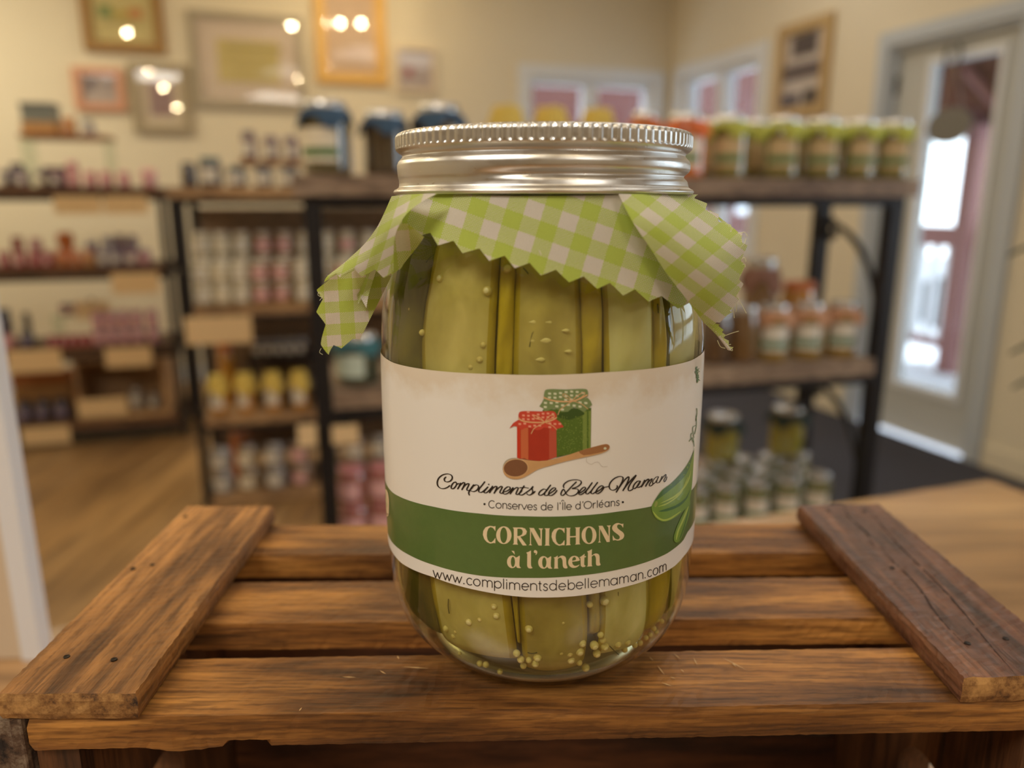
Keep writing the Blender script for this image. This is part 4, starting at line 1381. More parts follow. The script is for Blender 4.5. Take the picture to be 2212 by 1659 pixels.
def spear(px_top, px_bot, ztop, zbot, mo, ms, label, bulge=0.0011, depth=0.013, off=0.0020, gap=0.002):
    tt = [th_at(px_top[0], 740), th_at(px_top[1], 740)]
    tb = [th_at(px_bot[0], 1340), th_at(px_bot[1], 1340)]
    tt = [tt[0] + gap, tt[1] - gap]; tb = [tb[0] + gap, tb[1] - gap]
    return spear_t(tt, tb, ztop, zbot, mo, ms, label, bulge, depth, off)


def spear_t(tt, tb, ztop, zbot, mo, ms, label, bulge=0.0011, depth=0.013, off=0.0020):
    NZ, NU = 44, 12
    rgg = random.Random(label)
    v = []; f = []; fm = []
    for i in range(NZ + 1):
        s = i / NZ
        z = ztop + (zbot - ztop) * s
        k = smooth01((z - (-0.045)) / (-0.125 + 0.045)) if True else s
        a0 = tt[0] + (tb[0] - tt[0]) * k; a1 = tt[1] + (tb[1] - tt[1]) * k
        e = min(1, min(s, 1 - s) / 0.04)
        rnd = math.sqrt(max(0.02, 1 - (1 - e) ** 2))
        mid = (a0 + a1) / 2 + 0.008 * math.sin(s * 7 + rgg.random() * 0.1)
        hw = (a1 - a0) / 2 * (0.75 + 0.25 * rnd)
        Ro = RZ(max(z, -0.1335)) - off
        Rin = Ro - depth
        ring = []
        for j in range(NU + 1):
            u = -1 + 2 * j / NU
            R = Ro - bulge * (abs(u) ** 3.4) * 1.0 - (1 - rnd) * 0.004 + 0.00035 * math.sin(u * 3 + s * 23 + tt[0] * 9)
            ring.append(cyl(mid + hw * u, z, R))
        for j in range(1, NU):
            u = 1 - 2 * j / NU
            R = Ro - bulge - (depth - bulge) * (1 - abs(u) * 0.9) - (1 - rnd) * 0.0
            ring.append(cyl(mid + hw * u * 0.93, z, R))
        v += ring
    n_ = 2 * NU
    mb = MB()
    for i in range(NZ):
        for j in range(n_):
            kx = (j + 1) % n_
            f.append((i * n_ + j, (i + 1) * n_ + j, (i + 1) * n_ + kx, i * n_ + kx))
            fm.append(0 if 0 < j < NU - 1 else 1)
    f.append(tuple(range(n_))); fm.append(0)
    f.append(tuple(NZ * n_ + j for j in range(n_))[::-1]); fm.append(0)
    mb.v = [tuple(float(c) for c in q) for q in v]; mb.f = f; mb.m = fm; mb.sm = [True] * len(f)
    o = build('pickle_spear', mb, [M[mo], M[ms]])
    tag(o, label, 'pickle', 'pickle spears in the big jar')
    return o


ZT0, ZB0 = -0.006, -0.1300
spear((826, 903), (866, 936), ZT0, -0.126, 'skin2', 'skin2', 'dark green pickle spear pressed against the left wall of the jar')
spear((903, 1064), (934, 1112), ZT0 - .001, -0.1275, 'flesh', 'skin', 'wide pale pickle spear showing above the label, second from the jar left wall')
spear((1066, 1104), (1112, 1122), ZT0 - .0005, -0.120, 'skin', 'skin', 'narrow olive strip of pickle between the two widest spears', bulge=0.0012, depth=0.01)
mid_spear = spear((1104, 1256), (1124, 1276), ZT0 - .002, -0.1310, 'flesh2', 'skin', 'seedy pickle spear in the middle of the jar with its seeds showing')
spear((1256, 1306), (1278, 1302), ZT0, -0.118, 'skin', 'skin', 'olive yellow skin side of a pickle spear just right of the seedy one', bulge=0.0016)
spear((1306, 1420), (1300, 1404), ZT0 - .003, -0.1270, 'flesh3', 'skin', 'whitest pickle spear, on the right half of the jar')
spear((1420, 1444), (1404, 1440), ZT0, -0.124, 'skin', 'skin', 'yellow skinned pickle sliver beside the whitest spear', bulge=0.0012, depth=0.01)
spear((1444, 1512), (1440, 1476), ZT0 - .002, -0.124, 'flesh', 'skin2', 'pale pickle spear against the right wall of the jar')
# the spears at the far side, only glimpsed through the brine
for k in range(7):
    a = 1.55 + k * 0.50
    spear_t([a, a + 0.44], [a, a + 0.44], -0.008, -0.126, 'skin2' if k % 2 else 'flesh', 'skin2', 'pickle spear at the back of the jar behind the front ones')
# dark filler core, added so the gaps between the spears look dark
mb = MB(); v, f = lathe([(.0001, -.010), (.030, -.010), (.032, -.05), (.032, -.118), (.027, -.129), (.0001, -.130)], 40, AX, disp=lambda t, z: 0.0012 * math.sin(6 * t))
mb.add(v, f, smooth=True)
tag(build('dark_gap_core', mb, M['skin2']), 'dark filler core added inside the jar to darken the gaps between spears', 'pickle', kind='stuff')
# seeds in the seedy spear
for (x, y, L_) in ((1182, 697, 11), (1176, 737, 12), (1166, 778, 9), (1152, 697, 9), (1150, 737, 8), (1222, 715, 7), (1228, 760, 7), (1186, 660, 8)):
    th, z = surf(x, y, -0.0016)
    R = RZ(z) - 0.0021
    c_ = cyl(th, z, R)
    rx = L_ / 1650 * 0.19
    tang = (math.cos(th), math.sin(th), 0); nrm = (math.sin(th), -math.cos(th), 0)
    Rm = np.array([tang, nrm, (0, 0, 1)]).T
    v, f = sphere((0, 0, 0), 1, 14, 8)
    vv = []
    for q in v:
        u = q[0]
        w_ = 0.35 + 0.65 * smooth01((u + 1) / 1.3)
        vv.append(tuple(np.array(c_) + Rm @ np.array([q[0] * rx * 1.25, q[1] * 0.0004, q[2] * rx * 0.62 * w_])))
    mb = MB(); mb.add(vv, f, smooth=True)
    build('cucumber_seed', mb, M['seedm'], mid_spear)

# mustard seeds ---------------------------------------------------
M['mustard'] = mat('mustard_seed', (222, 200, 132), 0.45, var=0.08, vscale=800)
M['mustard'].node_tree.nodes['Principled BSDF'].inputs['Subsurface Weight'].default_value = 0.2
V9 = view(820, 1250, 3.16); VA = view(680, 230, 2.91)
low = [(785, 185, 28), (800, 248, 30), (690, 272, 26), (617, 290, 33), (455, 340, 25), (525, 360, 20), (510, 388, 25), (1020, 340, 30), (1435, 175, 25), (1535, 150, 34), (935, 510, 27), (963, 551, 27), (981, 596, 24), (1019, 556, 22), (1078, 536, 32),
       (1063, 578, 30), (1240, 500, 24), (1296, 508, 27), (1305, 552, 31), (1365, 496, 33), (1384, 441, 28), (1364, 575, 23), (1408, 610, 30), (1508, 383, 24), (1465, 455, 33), (1536, 463, 31), (1525, 420, 24), (1483, 511, 30), (1625, 448, 27), (1690, 430, 28),
       (1675, 485, 24), (680, 585, 25), (722, 590, 24), (1893, 280, 22), (1928, 292, 20), (1872, 340, 22), (1902, 368, 20), (1782, 440, 22), (1745, 455, 22), (1822, 405, 20), (815, 645, 22), (1850, 385, 20), (545, 512, 14), (1255, 300, 14)]
hi = [(793, 1083, 29), (1085, 1160, 29), (677, 1422, 22), (1215, 1022, 30), (1040, 1592, 24), (1060, 1500, 20), (985, 1640, 22), (600, 1275, 14)]
sv, sf = sphere((0, 0, 0), 1.0, 14, 10)
seed_me = None
for lst, vw, s_, lb, grp in ((low, V9, 3.16, 'round pale mustard seed in the brine at the foot of the pickle jar', 'mustard seeds low in the jar'), (hi, VA, 2.91, 'round mustard seed lying against the pickle spears above the label', 'mustard seeds high in the jar')):
    for (x, y, r_) in lst:
        px, py = vw(x, y)
        off = -0.0016 - 0.0009
        th, z = surf(px, py, off)
        R = RZ(z) + off
        c_ = cyl(th, z, R)
        rr__ = r_ / s_ / 1650 * 0.20
        if seed_me is None:
            mb = MB(); mb.add(sv, sf, smooth=True)
            o = build('mustard_seed', mb, M['mustard'], origin=(0, 0, 0)); seed_me = o
        else:
            o = seed_me.copy(); COL.objects.link(o)
        o.location = (c_[0], c_[1], c_[2] + ZE); o.scale = (rr__, rr__, rr__)
        tag(o, lb, 'seed', grp)
# dill ---------------------------------------------------
M['dill'] = mat('dill', (52, 58, 22), 0.6)
for i, (vw, pts, lb) in enumerate((
        (view(1120, 230, 2.91), [(128, 1393), (95, 1415), (78, 1460), (70, 1512)], 'curled dill thread over the seedy pickle spear'),
        (view(1120, 230, 2.91), [(875, 1240), (878, 1270), (880, 1300)], 'short dill thread over the whitest pickle spear'),
        (view(1120, 230, 2.91), [(30, 1015), (48, 1035), (62, 1052)], 'dill bit peeking from under the front edge of the cloth'),
        (VA, [(745, 935), (720, 955), (700, 980)], 'dill bit over the top of the wide pale spear'),
        (VA, [(668, 1075), (664, 1082), (658, 1092)], 'tiny dill speck beside the dark green spear'),
        (V9, [(470, 140), (468, 190), (475, 238)], 'upright dill thread below the label over the wide pale spear'),
        (V9, [(1628, 90), (1628, 110), (1629, 128)], 'dill thread hanging just below the label at the web address end'),
        (V9, [(1570, 460), (1600, 490), (1635, 520)], 'dill thread among the seeds at the jar foot'),
        (V9, [(1010, 505), (1040, 512), (1075, 505)], 'dill thread lying above the seed cluster at the foot of the middle spear'))):
    q = []
    for (x, y) in pts:
        px, py = vw(x, y); th, z = surf(px, py, -0.0019); q.append(cyl(th, z, RZ(z) - 0.0019))
    mb = MB(); mb.add(*tube(catmull(q, 4), 0.00016, 6), smooth=True)
    tag(build('dill_thread', mb, M['dill']), lb, 'dill', 'dill threads in the brine')

# gingham cloth ---------------------------------------------------
mc, nt, b = newmat('gingham')
L = nt.links.new
uvn = nt.nodes.new('ShaderNodeUVMap'); uvn.uv_map = 'UVMap'
sx = nt.nodes.new('ShaderNodeSeparateXYZ'); L(uvn.outputs[0], sx.inputs[0])


def mnode(op, a, b_=None, c_=None):
    n_ = nt.nodes.new('ShaderNodeMath'); n_.operation = op
    for i, q in enumerate((a, b_, c_)):
        if q is None: continue
        if isinstance(q, (int, float)): n_.inputs[i].default_value = q
        else: L(q, n_.inputs[i])
    return n_.outputs[0]


nw = nt.nodes.new('ShaderNodeTexNoise'); nw.inputs['Scale'].default_value = 3.0; nw.inputs['Detail'].default_value = 3; L(uvn.outputs[0], nw.inputs['Vector'])
wob = mnode('MULTIPLY', mnode('SUBTRACT', nw.outputs['Fac'], 0.5), 0.10)
U = mnode('ADD', sx.outputs['X'], wob); V_ = mnode('ADD', sx.outputs['Y'], wob)
su = mnode('GREATER_THAN', mnode('FRACT', mnode('MULTIPLY', U, 0.5)), 0.5)
sv_ = mnode('GREATER_THAN', mnode('FRACT', mnode('MULTIPLY', V_, 0.5)), 0.5)
TH = 13.0
pu = mnode('MULTIPLY', U, TH); pv = mnode('MULTIPLY', V_, TH)
wu = mnode('GREATER_THAN', mnode('FRACT', mnode('MULTIPLY', pu, 0.5)), 0.5)
wv = mnode('GREATER_THAN', mnode('FRACT', mnode('MULTIPLY', pv, 0.5)), 0.5)
over = mnode('ABSOLUTE', mnode('SUBTRACT', wu, wv))
fac = mnode('ADD', mnode('MULTIPLY', over, su), mnode('MULTIPLY', mnode('SUBTRACT', 1.0, over), sv_))
fac = mnode('MAXIMUM', fac, mnode('MULTIPLY', mnode('MAXIMUM', su, sv_), 0.40))
mxc = nt.nodes.new('ShaderNodeMix'); mxc.data_type = 'RGBA'
mxc.inputs[6].default_value = (*lin((244, 234, 226)), 1); mxc.inputs[7].default_value = (*lin((206, 224, 100)), 1)
L(fac, mxc.inputs[0])
hu = mnode('ABSOLUTE', mnode('SINE', mnode('MULTIPLY', pu, math.pi)))
hv = mnode('ABSOLUTE', mnode('SINE', mnode('MULTIPLY', pv, math.pi)))
hh = mnode('MULTIPLY', hu, hv)
dk = nt.nodes.new('ShaderNodeMix'); dk.data_type = 'RGBA'; dk.blend_type = 'MULTIPLY'; dk.inputs[0].default_value = 1.0
rk = ramp(nt, [(0.0, (0.58, 0.60, 0.50)), (0.45, (1, 1, 1))]); L(hh, rk.inputs[0])
L(mxc.outputs[2], dk.inputs[6]); L(rk.outputs[0], dk.inputs[7])
L(dk.outputs[2], b.inputs['Base Color'])
b.inputs['Roughness'].default_value = 0.85
b.inputs['Sheen Weight'].default_value = 0.3
bp = nt.nodes.new('ShaderNodeBump'); bp.inputs['Strength'].default_value = 0.5; bp.inputs['Distance'].default_value = 0.0001
L(hh, bp.inputs['Height']); L(bp.outputs[0], b.inputs['Normal'])
tl = nt.nodes.new('ShaderNodeBsdfTranslucent'); L(dk.outputs[2], tl.inputs[0])
mx = nt.nodes.new('ShaderNodeMixShader'); mx.inputs[0].default_value = 0.38
out = nt.nodes['Material Output']
L(b.outputs[0], mx.inputs[1]); L(tl.outputs[0], mx.inputs[2]); L(mx.outputs[0], out.inputs[0])

CV, CF, CUV = [], [], []


def patch(rows, uvf, nu=60, nv=24, zig=(0, 0, 0, 0), zn=(10, 10, 10, 10), key='Y'):
    """rows of control points (px, py, depth) -> smooth sheet; zig = tooth size in px on the (top, bottom, left, right) edges"""
    R_ = []
    for r_ in rows:
        q = catmull(r_, 12)
        t_ = np.linspace(0, len(q) - 1, nu + 1)
        q = np.array(q)
        R_.append(np.array([[np.interp(tt, range(len(q)), q[:, k]) for k in range(3)] for tt in t_]))
    G = []
    for i in range(nu + 1):
        col = catmull([r_[i] for r_ in R_], 12) if len(R_) > 1 else []
        col = np.array(col)
        t_ = np.linspace(0, len(col) - 1, nv + 1)
        G.append([[np.interp(tt, range(len(col)), col[:, k]) for k in range(3)] for tt in t_])
    G = np.array(G)                               # [u][v][3]

    def tri(x): return abs((x % 1.0) - 0.5) * 2   # 1..0..1
    def push(get, amp, cnt, total, period):
        """cut the pinked teeth into an edge by moving its last rows in and out"""
        m_ = max(2, min(total, int(abs(amp) / max(1e-3, np.linalg.norm((get(cnt // 2, 0) - get(cnt // 2, 1))[:2])) * 1.2) + 2))
        for i in range(cnt + 1):
            d = get(i, 0) - get(i, m_)
            d = d / (np.linalg.norm(d[:2]) + 1e-6)
            a_ = amp * (tri(i / cnt * period) - .5)
            for q in range(m_):
                get(i, q)[:] += d * a_ * (1 - q / m_)
    if zig[1]: push(lambda i, q: G[i][nv - q], zig[1], nu, nv, zn[1])
    if zig[3]: push(lambda j, q: G[nu - q][j], zig[3], nv, nu, zn[3])
    if zig[2]: push(lambda j, q: G[q][j], zig[2], nv, nu, zn[2])
    o = len(CV)
    for i in range(nu + 1):
        for j in range(nv + 1):
            px, py, Y = G[i][j]
            P = on_y(px, py, Y)
            CV.append(tuple(P)); CUV.append(uvf(px, py))
    for i in range(nu):
        for j in range(nv):
            q = o + i * (nv + 1) + j
            CF.append((q, q + 1, q + nv + 2, q + nv + 1))


def uvaff(p0, a, b_, phase=(0.5, 0.5)):
    Mi = np.linalg.inv(np.array([[a[0], b_[0]], [a[1], b_[1]]]))
    def f_(x, y):
        q = Mi @ np.array([x - p0[0], y - p0[1]])
        return (float(q[0] * 2 + phase[0]), float(q[1] * 2 + phase[1]))
    return f_


def yc(px, py, R):
    """depth of the front of a ring of radius R round the jar along this sight line"""
    r = ray(px, py)
    A = r[0] ** 2 + r[1] ** 2; B = -2 * (r[0] * AX[0] + r[1] * AX[1]); C = AX[0] ** 2 + AX[1] ** 2 - R * R
    D = max(0, B * B - 4 * A * C)
    return r[1] * (-B - math.sqrt(D)) / (2 * A)


def rowR(pts, R):
    return [(x, y, yc(x, y, R if not isinstance(R, (list, tuple)) else R[i])) for i, (x, y) in enumerate(pts)]


# front sheet
F_ = [rowR([(938, 418), (1020, 421), (1110, 423), (1200, 423), (1290, 422), (1370, 420), (1440, 418)], .0422),
      rowR([(892, 445), (985, 452), (1090, 465), (1190, 472), (1290, 476), (1380, 480), (1455, 480)], [.0440, .0445, .0448, .0450, .0452, .045, .045]),
      rowR([(872, 468), (965, 490), (1075, 512), (1180, 527), (1290, 540), (1390, 556), (1490, 566)], [.0465, .0470, .0472, .0475, .0480, .048, .048]),
      rowR([(868, 488), (950, 521), (1060, 554), (1170, 585), (1290, 614), (1400, 642), (1512, 668)], [.0480, .0492, .0496, .0500, .0508, .0510, .0500])]
patch(F_, uvaff((985, 470), (74, 26), (-21, 69)), 192, 44, zig=(0, 20, 0, 0), zn=(0, 12, 0, 0))
# left flap, outer face
L_ = [[(846, 424, .214), (870, 421, .203), (905, 419, .195), (945, 418, .1925)],
      [(806, 505, .215), (830, 470, .203), (862, 452, .194), (905, 440, .190)],
      [(752, 560, .214), (790, 540, .204), (830, 500, .194), (874, 468, .1885)],
      [(712, 592, .212), (756, 580, .206), (805, 560, .198), (852, 515, .1905)],
      [(706, 604, .212), (748, 592, .207), (800, 590, .200), (848, 594, .194)]]
patch(L_, uvaff((700 + 93, 532), (60, -33), (-14, 46)), 72, 44, zig=(0, 17, 0, 0), zn=(0, 3.5, 0, 0))
# fold between the left flap and the front
I_ = [[(852, 515, .1905), (862, 488, .1895), (880, 484, .190), (916, 512, .191)],
      [(846, 545, .1925), (862, 530, .1935), (880, 525, .195), (904, 530, .196)],
      [(846, 594, .194), (858, 585, .197), (866, 580, .199), (872, 570, .200)]]
patch(I_, uvaff((870, 520), (62, -6), (10, 90)), 20, 20)
# underside corner of the left flap
K_ = [[(714, 592, .2165), (752, 578, .2160), (800, 582, .2115), (852, 580, .2060)],
      [(690, 632, .2180), (735, 625, .2180), (785, 622, .2150), (838, 612, .2105)],
      [(694, 692, .2175), (730, 688, .2180), (770, 682, .2160), (806, 676, .2130)],
      [(704, 766, .2180), (726, 750, .2185), (752, 742, .2180), (780, 728, .2165)]]
patch(K_, uvaff((716, 640), (62, -4), (3, 48)), 44, 72, zig=(0, 14, 17, 0), zn=(0, 2.0, 3.5, 0))
# right flap
R_ = [[(1336, 419, .190), (1390, 419, .196), (1445, 419, .205), (1500, 420, .222)],
      [(1366, 478, .1865), (1425, 466, .189), (1480, 458, .197), (1532, 452, .213)],
      [(1402, 532, .1860), (1470, 518, .187), (1530, 502, .194), (1572, 488, .206)],
      [(1438, 588, .1870), (1505, 575, .187), (1560, 550, .192), (1606, 518, .203)],
      [(1478, 640, .1890), (1530, 628, .189), (1570, 608, .192), (1604, 578, .200)],
      [(1506, 678, .1920), (1540, 672, .192), (1565, 658, .194), (1596, 636, .199)],
      [(1520, 697, .1935), (1540, 700, .194), (1556, 694, .195), (1578, 676, .198)]]
patch(R_, uvaff((1478, 519), (70, 51), (-36, 31)), 66, 128, zig=(0, 5, 0, 17), zn=(0, 3, 0, 9))
# narrow rolled tail of the right corner
T_ = [[(1504, 676, .1935), (1530, 694, .1945), (1552, 700, .196)],
      [(1522, 698, .1950), (1545, 715, .1955), (1562, 716, .197)],
      [(1548, 724, .1965), (1560, 736, .1970), (1568, 732, .198)],
      [(1572, 756, .1985), (1577, 757, .1985), (1582, 752, .199)]]
patch(T_, uvaff((1500, 680), (60, 70), (40, -30)), 16, 40, zig=(0, 0, 0, 7), zn=(0, 0, 0, 4))
# tucked fold at the far right shoulder
Q_ = [[(1530, 452, .2140), (1545, 462, .2145), (1560, 474, .2150)],
      [(1560, 482, .2120), (1580, 494, .2120), (1598, 506, .2110)],
      [(1575, 510, .2080), (1590, 522, .2075), (1604, 540, .2060)]]
patch(Q_, uvaff((1560, 500), (50, 40), (-30, 40)), 16, 20)
# the rest of the cloth round the back of the neck
n0 = len(CV)
NB, NR = 90, 14
for i in range(NB + 1):
    th = 1.08 + (2 * math.pi - 1.08 - 1.12) * i / NB
    pl = 0.5 + 0.5 * math.sin(th * 9)
    for j in range(NR + 1):
        s = j / NR
        Lh = 0.021 + 0.010 * abs(math.sin(2 * th + .6))
        z = 0.0012 - s * Lh * 0.92
        R = 0.0420 + (0.0075 + 0.006 * pl) * s ** 0.8
        if j == NR: z += 0.0012 * (1 if i % 2 else -1)
        CV.append(cyl(th, z, R)); CUV.append((th * 0.047 / .0048, s * Lh / .0048))
for i in range(NB):
    for j in range(NR):
        q = n0 + i * (NR + 1) + j
        CF.append((q, q + 1, q + NR + 2, q + NR + 1))
mb = MB(); mb.add(CV, CF, smooth=True)
cl = build('gingham_cloth', mb, mc, jar, uv=CUV)
# frayed threads
thm = mat('cotton_thread', (225, 225, 190), 0.9)


def thread(q, r):
    mb = MB(); mb.add(*tube(catmull(q, 4), r, 5))
    build('frayed_thread', mb, thm, cl)


VB = view(1120, 230, 2.91)
for pts in ([(1370, 1190), (1400, 1240), (1432, 1300)], [(1345, 1260), (1352, 1290), (1356, 1330)], [(1300, 1440), (1340, 1425), (1385, 1412)], [(1325, 1530), (1345, 1535), (1342, 1520)], [(1290, 1490), (1310, 1500), (1335, 1495)],
            [(1400, 960), (1420, 950), (1430, 975)], [(1390, 890), (1420, 860), (1430, 830)], [(1380, 800), (1420, 790), (1440, 815)], [(1250, 1470), (1270, 1510), (1300, 1520)], [(1395, 1000), (1420, 990), (1425, 1010)], [(1360, 1200), (1372, 1250), (1368, 1290)]):
    q = [on_y(*VB(x, y), .200) for x, y in pts]
    thread(q, 0.00009)
for pts in ([(25, 1165), (20, 1185), (45, 1200)], [(30, 1170), (50, 1190), (30, 1220)], [(40, 1520), (30, 1545), (50, 1560)]):
    q = [on_y(*VA(x, y), .2165) for x, y in pts]
    thread(q, 0.00007)
thread([on_y(*VB(x, y), .1835) for x, y in [(130, 905), (140, 930), (138, 955)]], 0.00016)
#@@PART3
# ================================================================ RACKS AND STOCK
def copy_tree(o):
    c = o.copy(); COL.objects.link(c)
    for ch in o.children:
        d = ch.copy(); COL.objects.link(d); d.parent = c
    return c


class Rack:
    def __init__(s, L, yaw, W, D, label, group=None):
        s.L = np.array(L); s.W = W; s.D = D
        a = math.radians(yaw)
        s.e = np.array([math.cos(a), math.sin(a)]); s.n = np.array([-math.sin(a), math.cos(a)]); s.a = a
        p = s.p(W / 2, D / 2, FLOOR)
        s.o = empty('shelving_rack', p)
        tag(s.o, label, 'rack', group)

    def p(s, u, d, z):
        q = s.L + s.e * u + s.n * d
        return (float(q[0]), float(q[1]), z)

    def bx(s, mb, u0, u1, d0, d1, z0, z1):
        v = [s.p(u, d, z) for u, d, z in ((u0, d0, z0), (u1, d0, z0), (u1, d1, z0), (u0, d1, z0), (u0, d0, z1), (u1, d0, z1), (u1, d1, z1), (u0, d1, z1))]
        mb.add(v, [(0, 3, 2, 1), (4, 5, 6, 7), (0, 1, 5, 4), (1, 2, 6, 5), (2, 3, 7, 6), (3, 0, 4, 7)])

    def frame(s, shelves, th, wm, pw=0.034, top=None, lip=0.024):
        W, D = s.W, s.D
        zt = shelves[0] - th
        for u in (0.0, W - pw):
            for d in (0.0, D - pw):
                mb = MB(); s.bx(mb, u, u + pw, d, d + pw, FLOOR, zt - 0.0005)
                build('post', mb, M['metal'], s.o)
        for i, z in enumerate(shelves):
            mb = MB()
            if i == 0:
                s.bx(mb, -0.02, W + 0.02, -0.02, D + 0.02, z - th, z)
            else:
                s.bx(mb, pw + .001, W - pw - .001, 0.0, D, z - th, z)
            build('shelf', mb, wm, s.o)
            mb = MB()
            for (u0, u1, d0, d1) in ((pw, W - pw, 0.002, 0.026), (pw, W - pw, D - .026, D - .002), (0.004, 0.03, pw, D - pw), (W - .03, W - .004, pw, D - pw)):
                s.bx(mb, u0, u1, d0, d1, z - th - lip, z - th - 0.0003)
            build('crossbar', mb, M['metal'], s.o)

    def u(s, px, d, z):
        k = (px - 1106) / FPX
        q = s.L + s.n * d
        return float((k * (CP * q[1] - SP * z) - q[0]) / (s.e[0] - k * CP * s.e[1]))


RA = Rack((-3.272, 3.667), 16, 1.52, 0.42, 'dark iron shelving rack with brown shelves, farthest left of the three racks')
RA.frame([0.07, -0.33, -0.75, -1.154], 0.045, M['shelf_brown'])
RB = Rack((-1.318, 3.06), 15, 1.15, 0.44, 'iron and wood shelving rack standing between the other two racks')
RB.frame([0.053, -0.414, -0.88, -1.235], 0.040, M['shelf_wood'])
mb = MB(); RB.bx(mb, .036, RB.W - .036, RB.D - .026, RB.D - .018, -1.19, -.03)
build('back_panel', mb, wood('back_panel_wood', lin((168, 146, 122)), lin((152, 130, 106)), lin((126, 104, 82)), 0, .1, .7, .05), RB.o)
RC = Rack((-0.438, 1.646), 14.5, 1.50, 0.33, 'wide near iron rack with thick grey-brown shelves behind the big jar')
RC.frame([0.053, -0.414, -0.88], 0.042, wood('grey_shelf_wood', lin((178, 156, 134)), lin((154, 132, 112)), lin((118, 98, 82)), 0, 0.12, 0.6, 0.1), 0.038)
# curved iron braces on the right side frame of the near rack
for z0 in (0.0, -0.47):
    mb = MB()
    pts = [RC.p(RC.W - 0.02, 0.30 - 0.27 * math.sin(t), z0 - 0.06 - 0.30 * (1 - math.cos(t))) for t in np.linspace(0, 1.35, 14)]
    mb.add(*tube(pts, 0.009, 8), smooth=True)
    pts = [RC.p(RC.W - 0.02, 0.265 + 0.028 * math.cos(t) * (1 - t / 14), z0 - 0.075 + 0.028 * math.sin(t) * (1 - t / 14)) for t in np.linspace(-2.6, 5.5, 22)]
    mb.add(*tube(pts, 0.007, 8), smooth=True)
    build('scroll_brace', mb, M['metal'], RC.o)

PROTO = {}
CM = {}


def cmat(rgb, kind='jar'):
    k = (rgb, kind)
    if k not in CM:
        if kind == 'jar':
            CM[k] = mat('filled_glass', rgb, 0.12, coat=1.0, spec=0.6)
            CM[k].node_tree.nodes['Principled BSDF'].inputs['Coat IOR'].default_value = 1.85
        elif kind == 'lid': CM[k] = mat('jar_lid', rgb, 0.35)
        elif kind == 'cloth': CM[k] = mat('cloth_cover', rgb, 0.85, var=0.25, vscale=90)
        else: CM[k] = mat('jar_label', rgb, 0.5)
    return CM[k]


def gingham_small(c, cover):
    pass


def proto(R, H, content, lid, cover, label, stripe=None):
    """filled jar at the origin, front towards -y: body, lid, cloth, label"""
    key = (R, H, content, lid, cover, label, stripe)
    if key in PROTO: return None, key
    nm = 'preserve_jar'
    mb = MB()
    hb = H * 0.86
    prof = [(.0001, 0), (R * .85, 0), (R * .97, R * .10), (R, R * .3), (R, hb * .82), (R * .95, hb * .92), (R * .86, hb), (R * .84, H * 0.9), (.0001, H * 0.9)]
    v, f = lathe(prof, 24); mb.add(v, [q[::-1] for q in f], smooth=True)
    o = build(nm, mb, cmat(content), origin=(0, 0, 0))
    mb = MB()
    rl_ = R * .88
    v, f = lathe([(.0001, H * .885), (rl_, H * .885), (rl_ * 1.02, H * .90), (rl_ * .98, H * .93), (rl_ * 1.01, H * .985), (rl_ * .96, H), (.0001, H)], 24)
    mb.add(v, [q[::-1] for q in f], smooth=True)
    build('lid', mb, M['silver'] if lid == 'silver' else cmat(lid, 'lid'), o, origin=(0, 0, 0))
    if cover:
        mb = MB(); rg_ = random.Random(str(key)); ph = rg_.random() * 6
        under = lid == 'silver'
        n_ = 40; v = []; rings = [(rl_ * .96, H * .90), (rl_ * 1.04, H * .895), (rl_ * 1.12, H * .87), (rl_ * 1.25, H * .83), (R * 1.14, H * .78), (R * 1.20, H * .70)] if under else [(0.0001, H * 1.02), (rl_ * .7, H * 1.02), (rl_ * 1.05, H * 1.012), (rl_ * 1.1, H * .95), (rl_ * 1.26, H * .86), (R * 1.22, H * .70)]
        if cover == YL and not under: rings = rings[:-1] + [(R * 1.38, H * .56)]
        for i, (r_, z_) in enumerate(rings):
            for j in range(n_):
                t = 2 * math.pi * j / n_
                w_ = (i / 5) ** 2
                rr = r_ * (1 + 0.10 * w_ * math.sin(4 * t + ph) + .05 * w_ * math.sin(9 * t))
                v.append((rr * math.sin(t), -rr * math.cos(t), z_ - H * .09 * w_ * math.sin(4 * t + 1.3 + ph)))
        f = [(i * n_ + j, (i + 1) * n_ + j, (i + 1) * n_ + (j + 1) % n_, i * n_ + (j + 1) % n_) for i in range(5) for j in range(n_)]
        mb.add(v, f, smooth=True)
        build('cloth_cover', mb, cmat(cover, 'cloth'), o, origin=(0, 0, 0))
    if label:
        mb = MB()
        v, f = lathe([(R * 1.012, hb * .22), (R * 1.012, hb * .74)], 16, a0=-1.2, a1=0.62)
        mb.add(v, f, 0, True)
        if stripe:
            v, f = lathe([(R * 1.02, hb * .30), (R * 1.02, hb * .44)], 16, a0=-1.2, a1=0.62)
            mb.add(v, f, 1, True)
        build('label', mb, [cmat(label, 'label')] + ([cmat(stripe, 'label')] if stripe else []), o, origin=(0, 0, 0))
    PROTO[key] = o
    return o, key


ORD = ['leftmost', 'second from left', 'third from left', 'fourth from left', 'fifth from left', 'sixth from left', 'seventh from left', 'eighth from left', 'ninth from left', 'tenth from left', 'eleventh from left', 'twelfth from left']


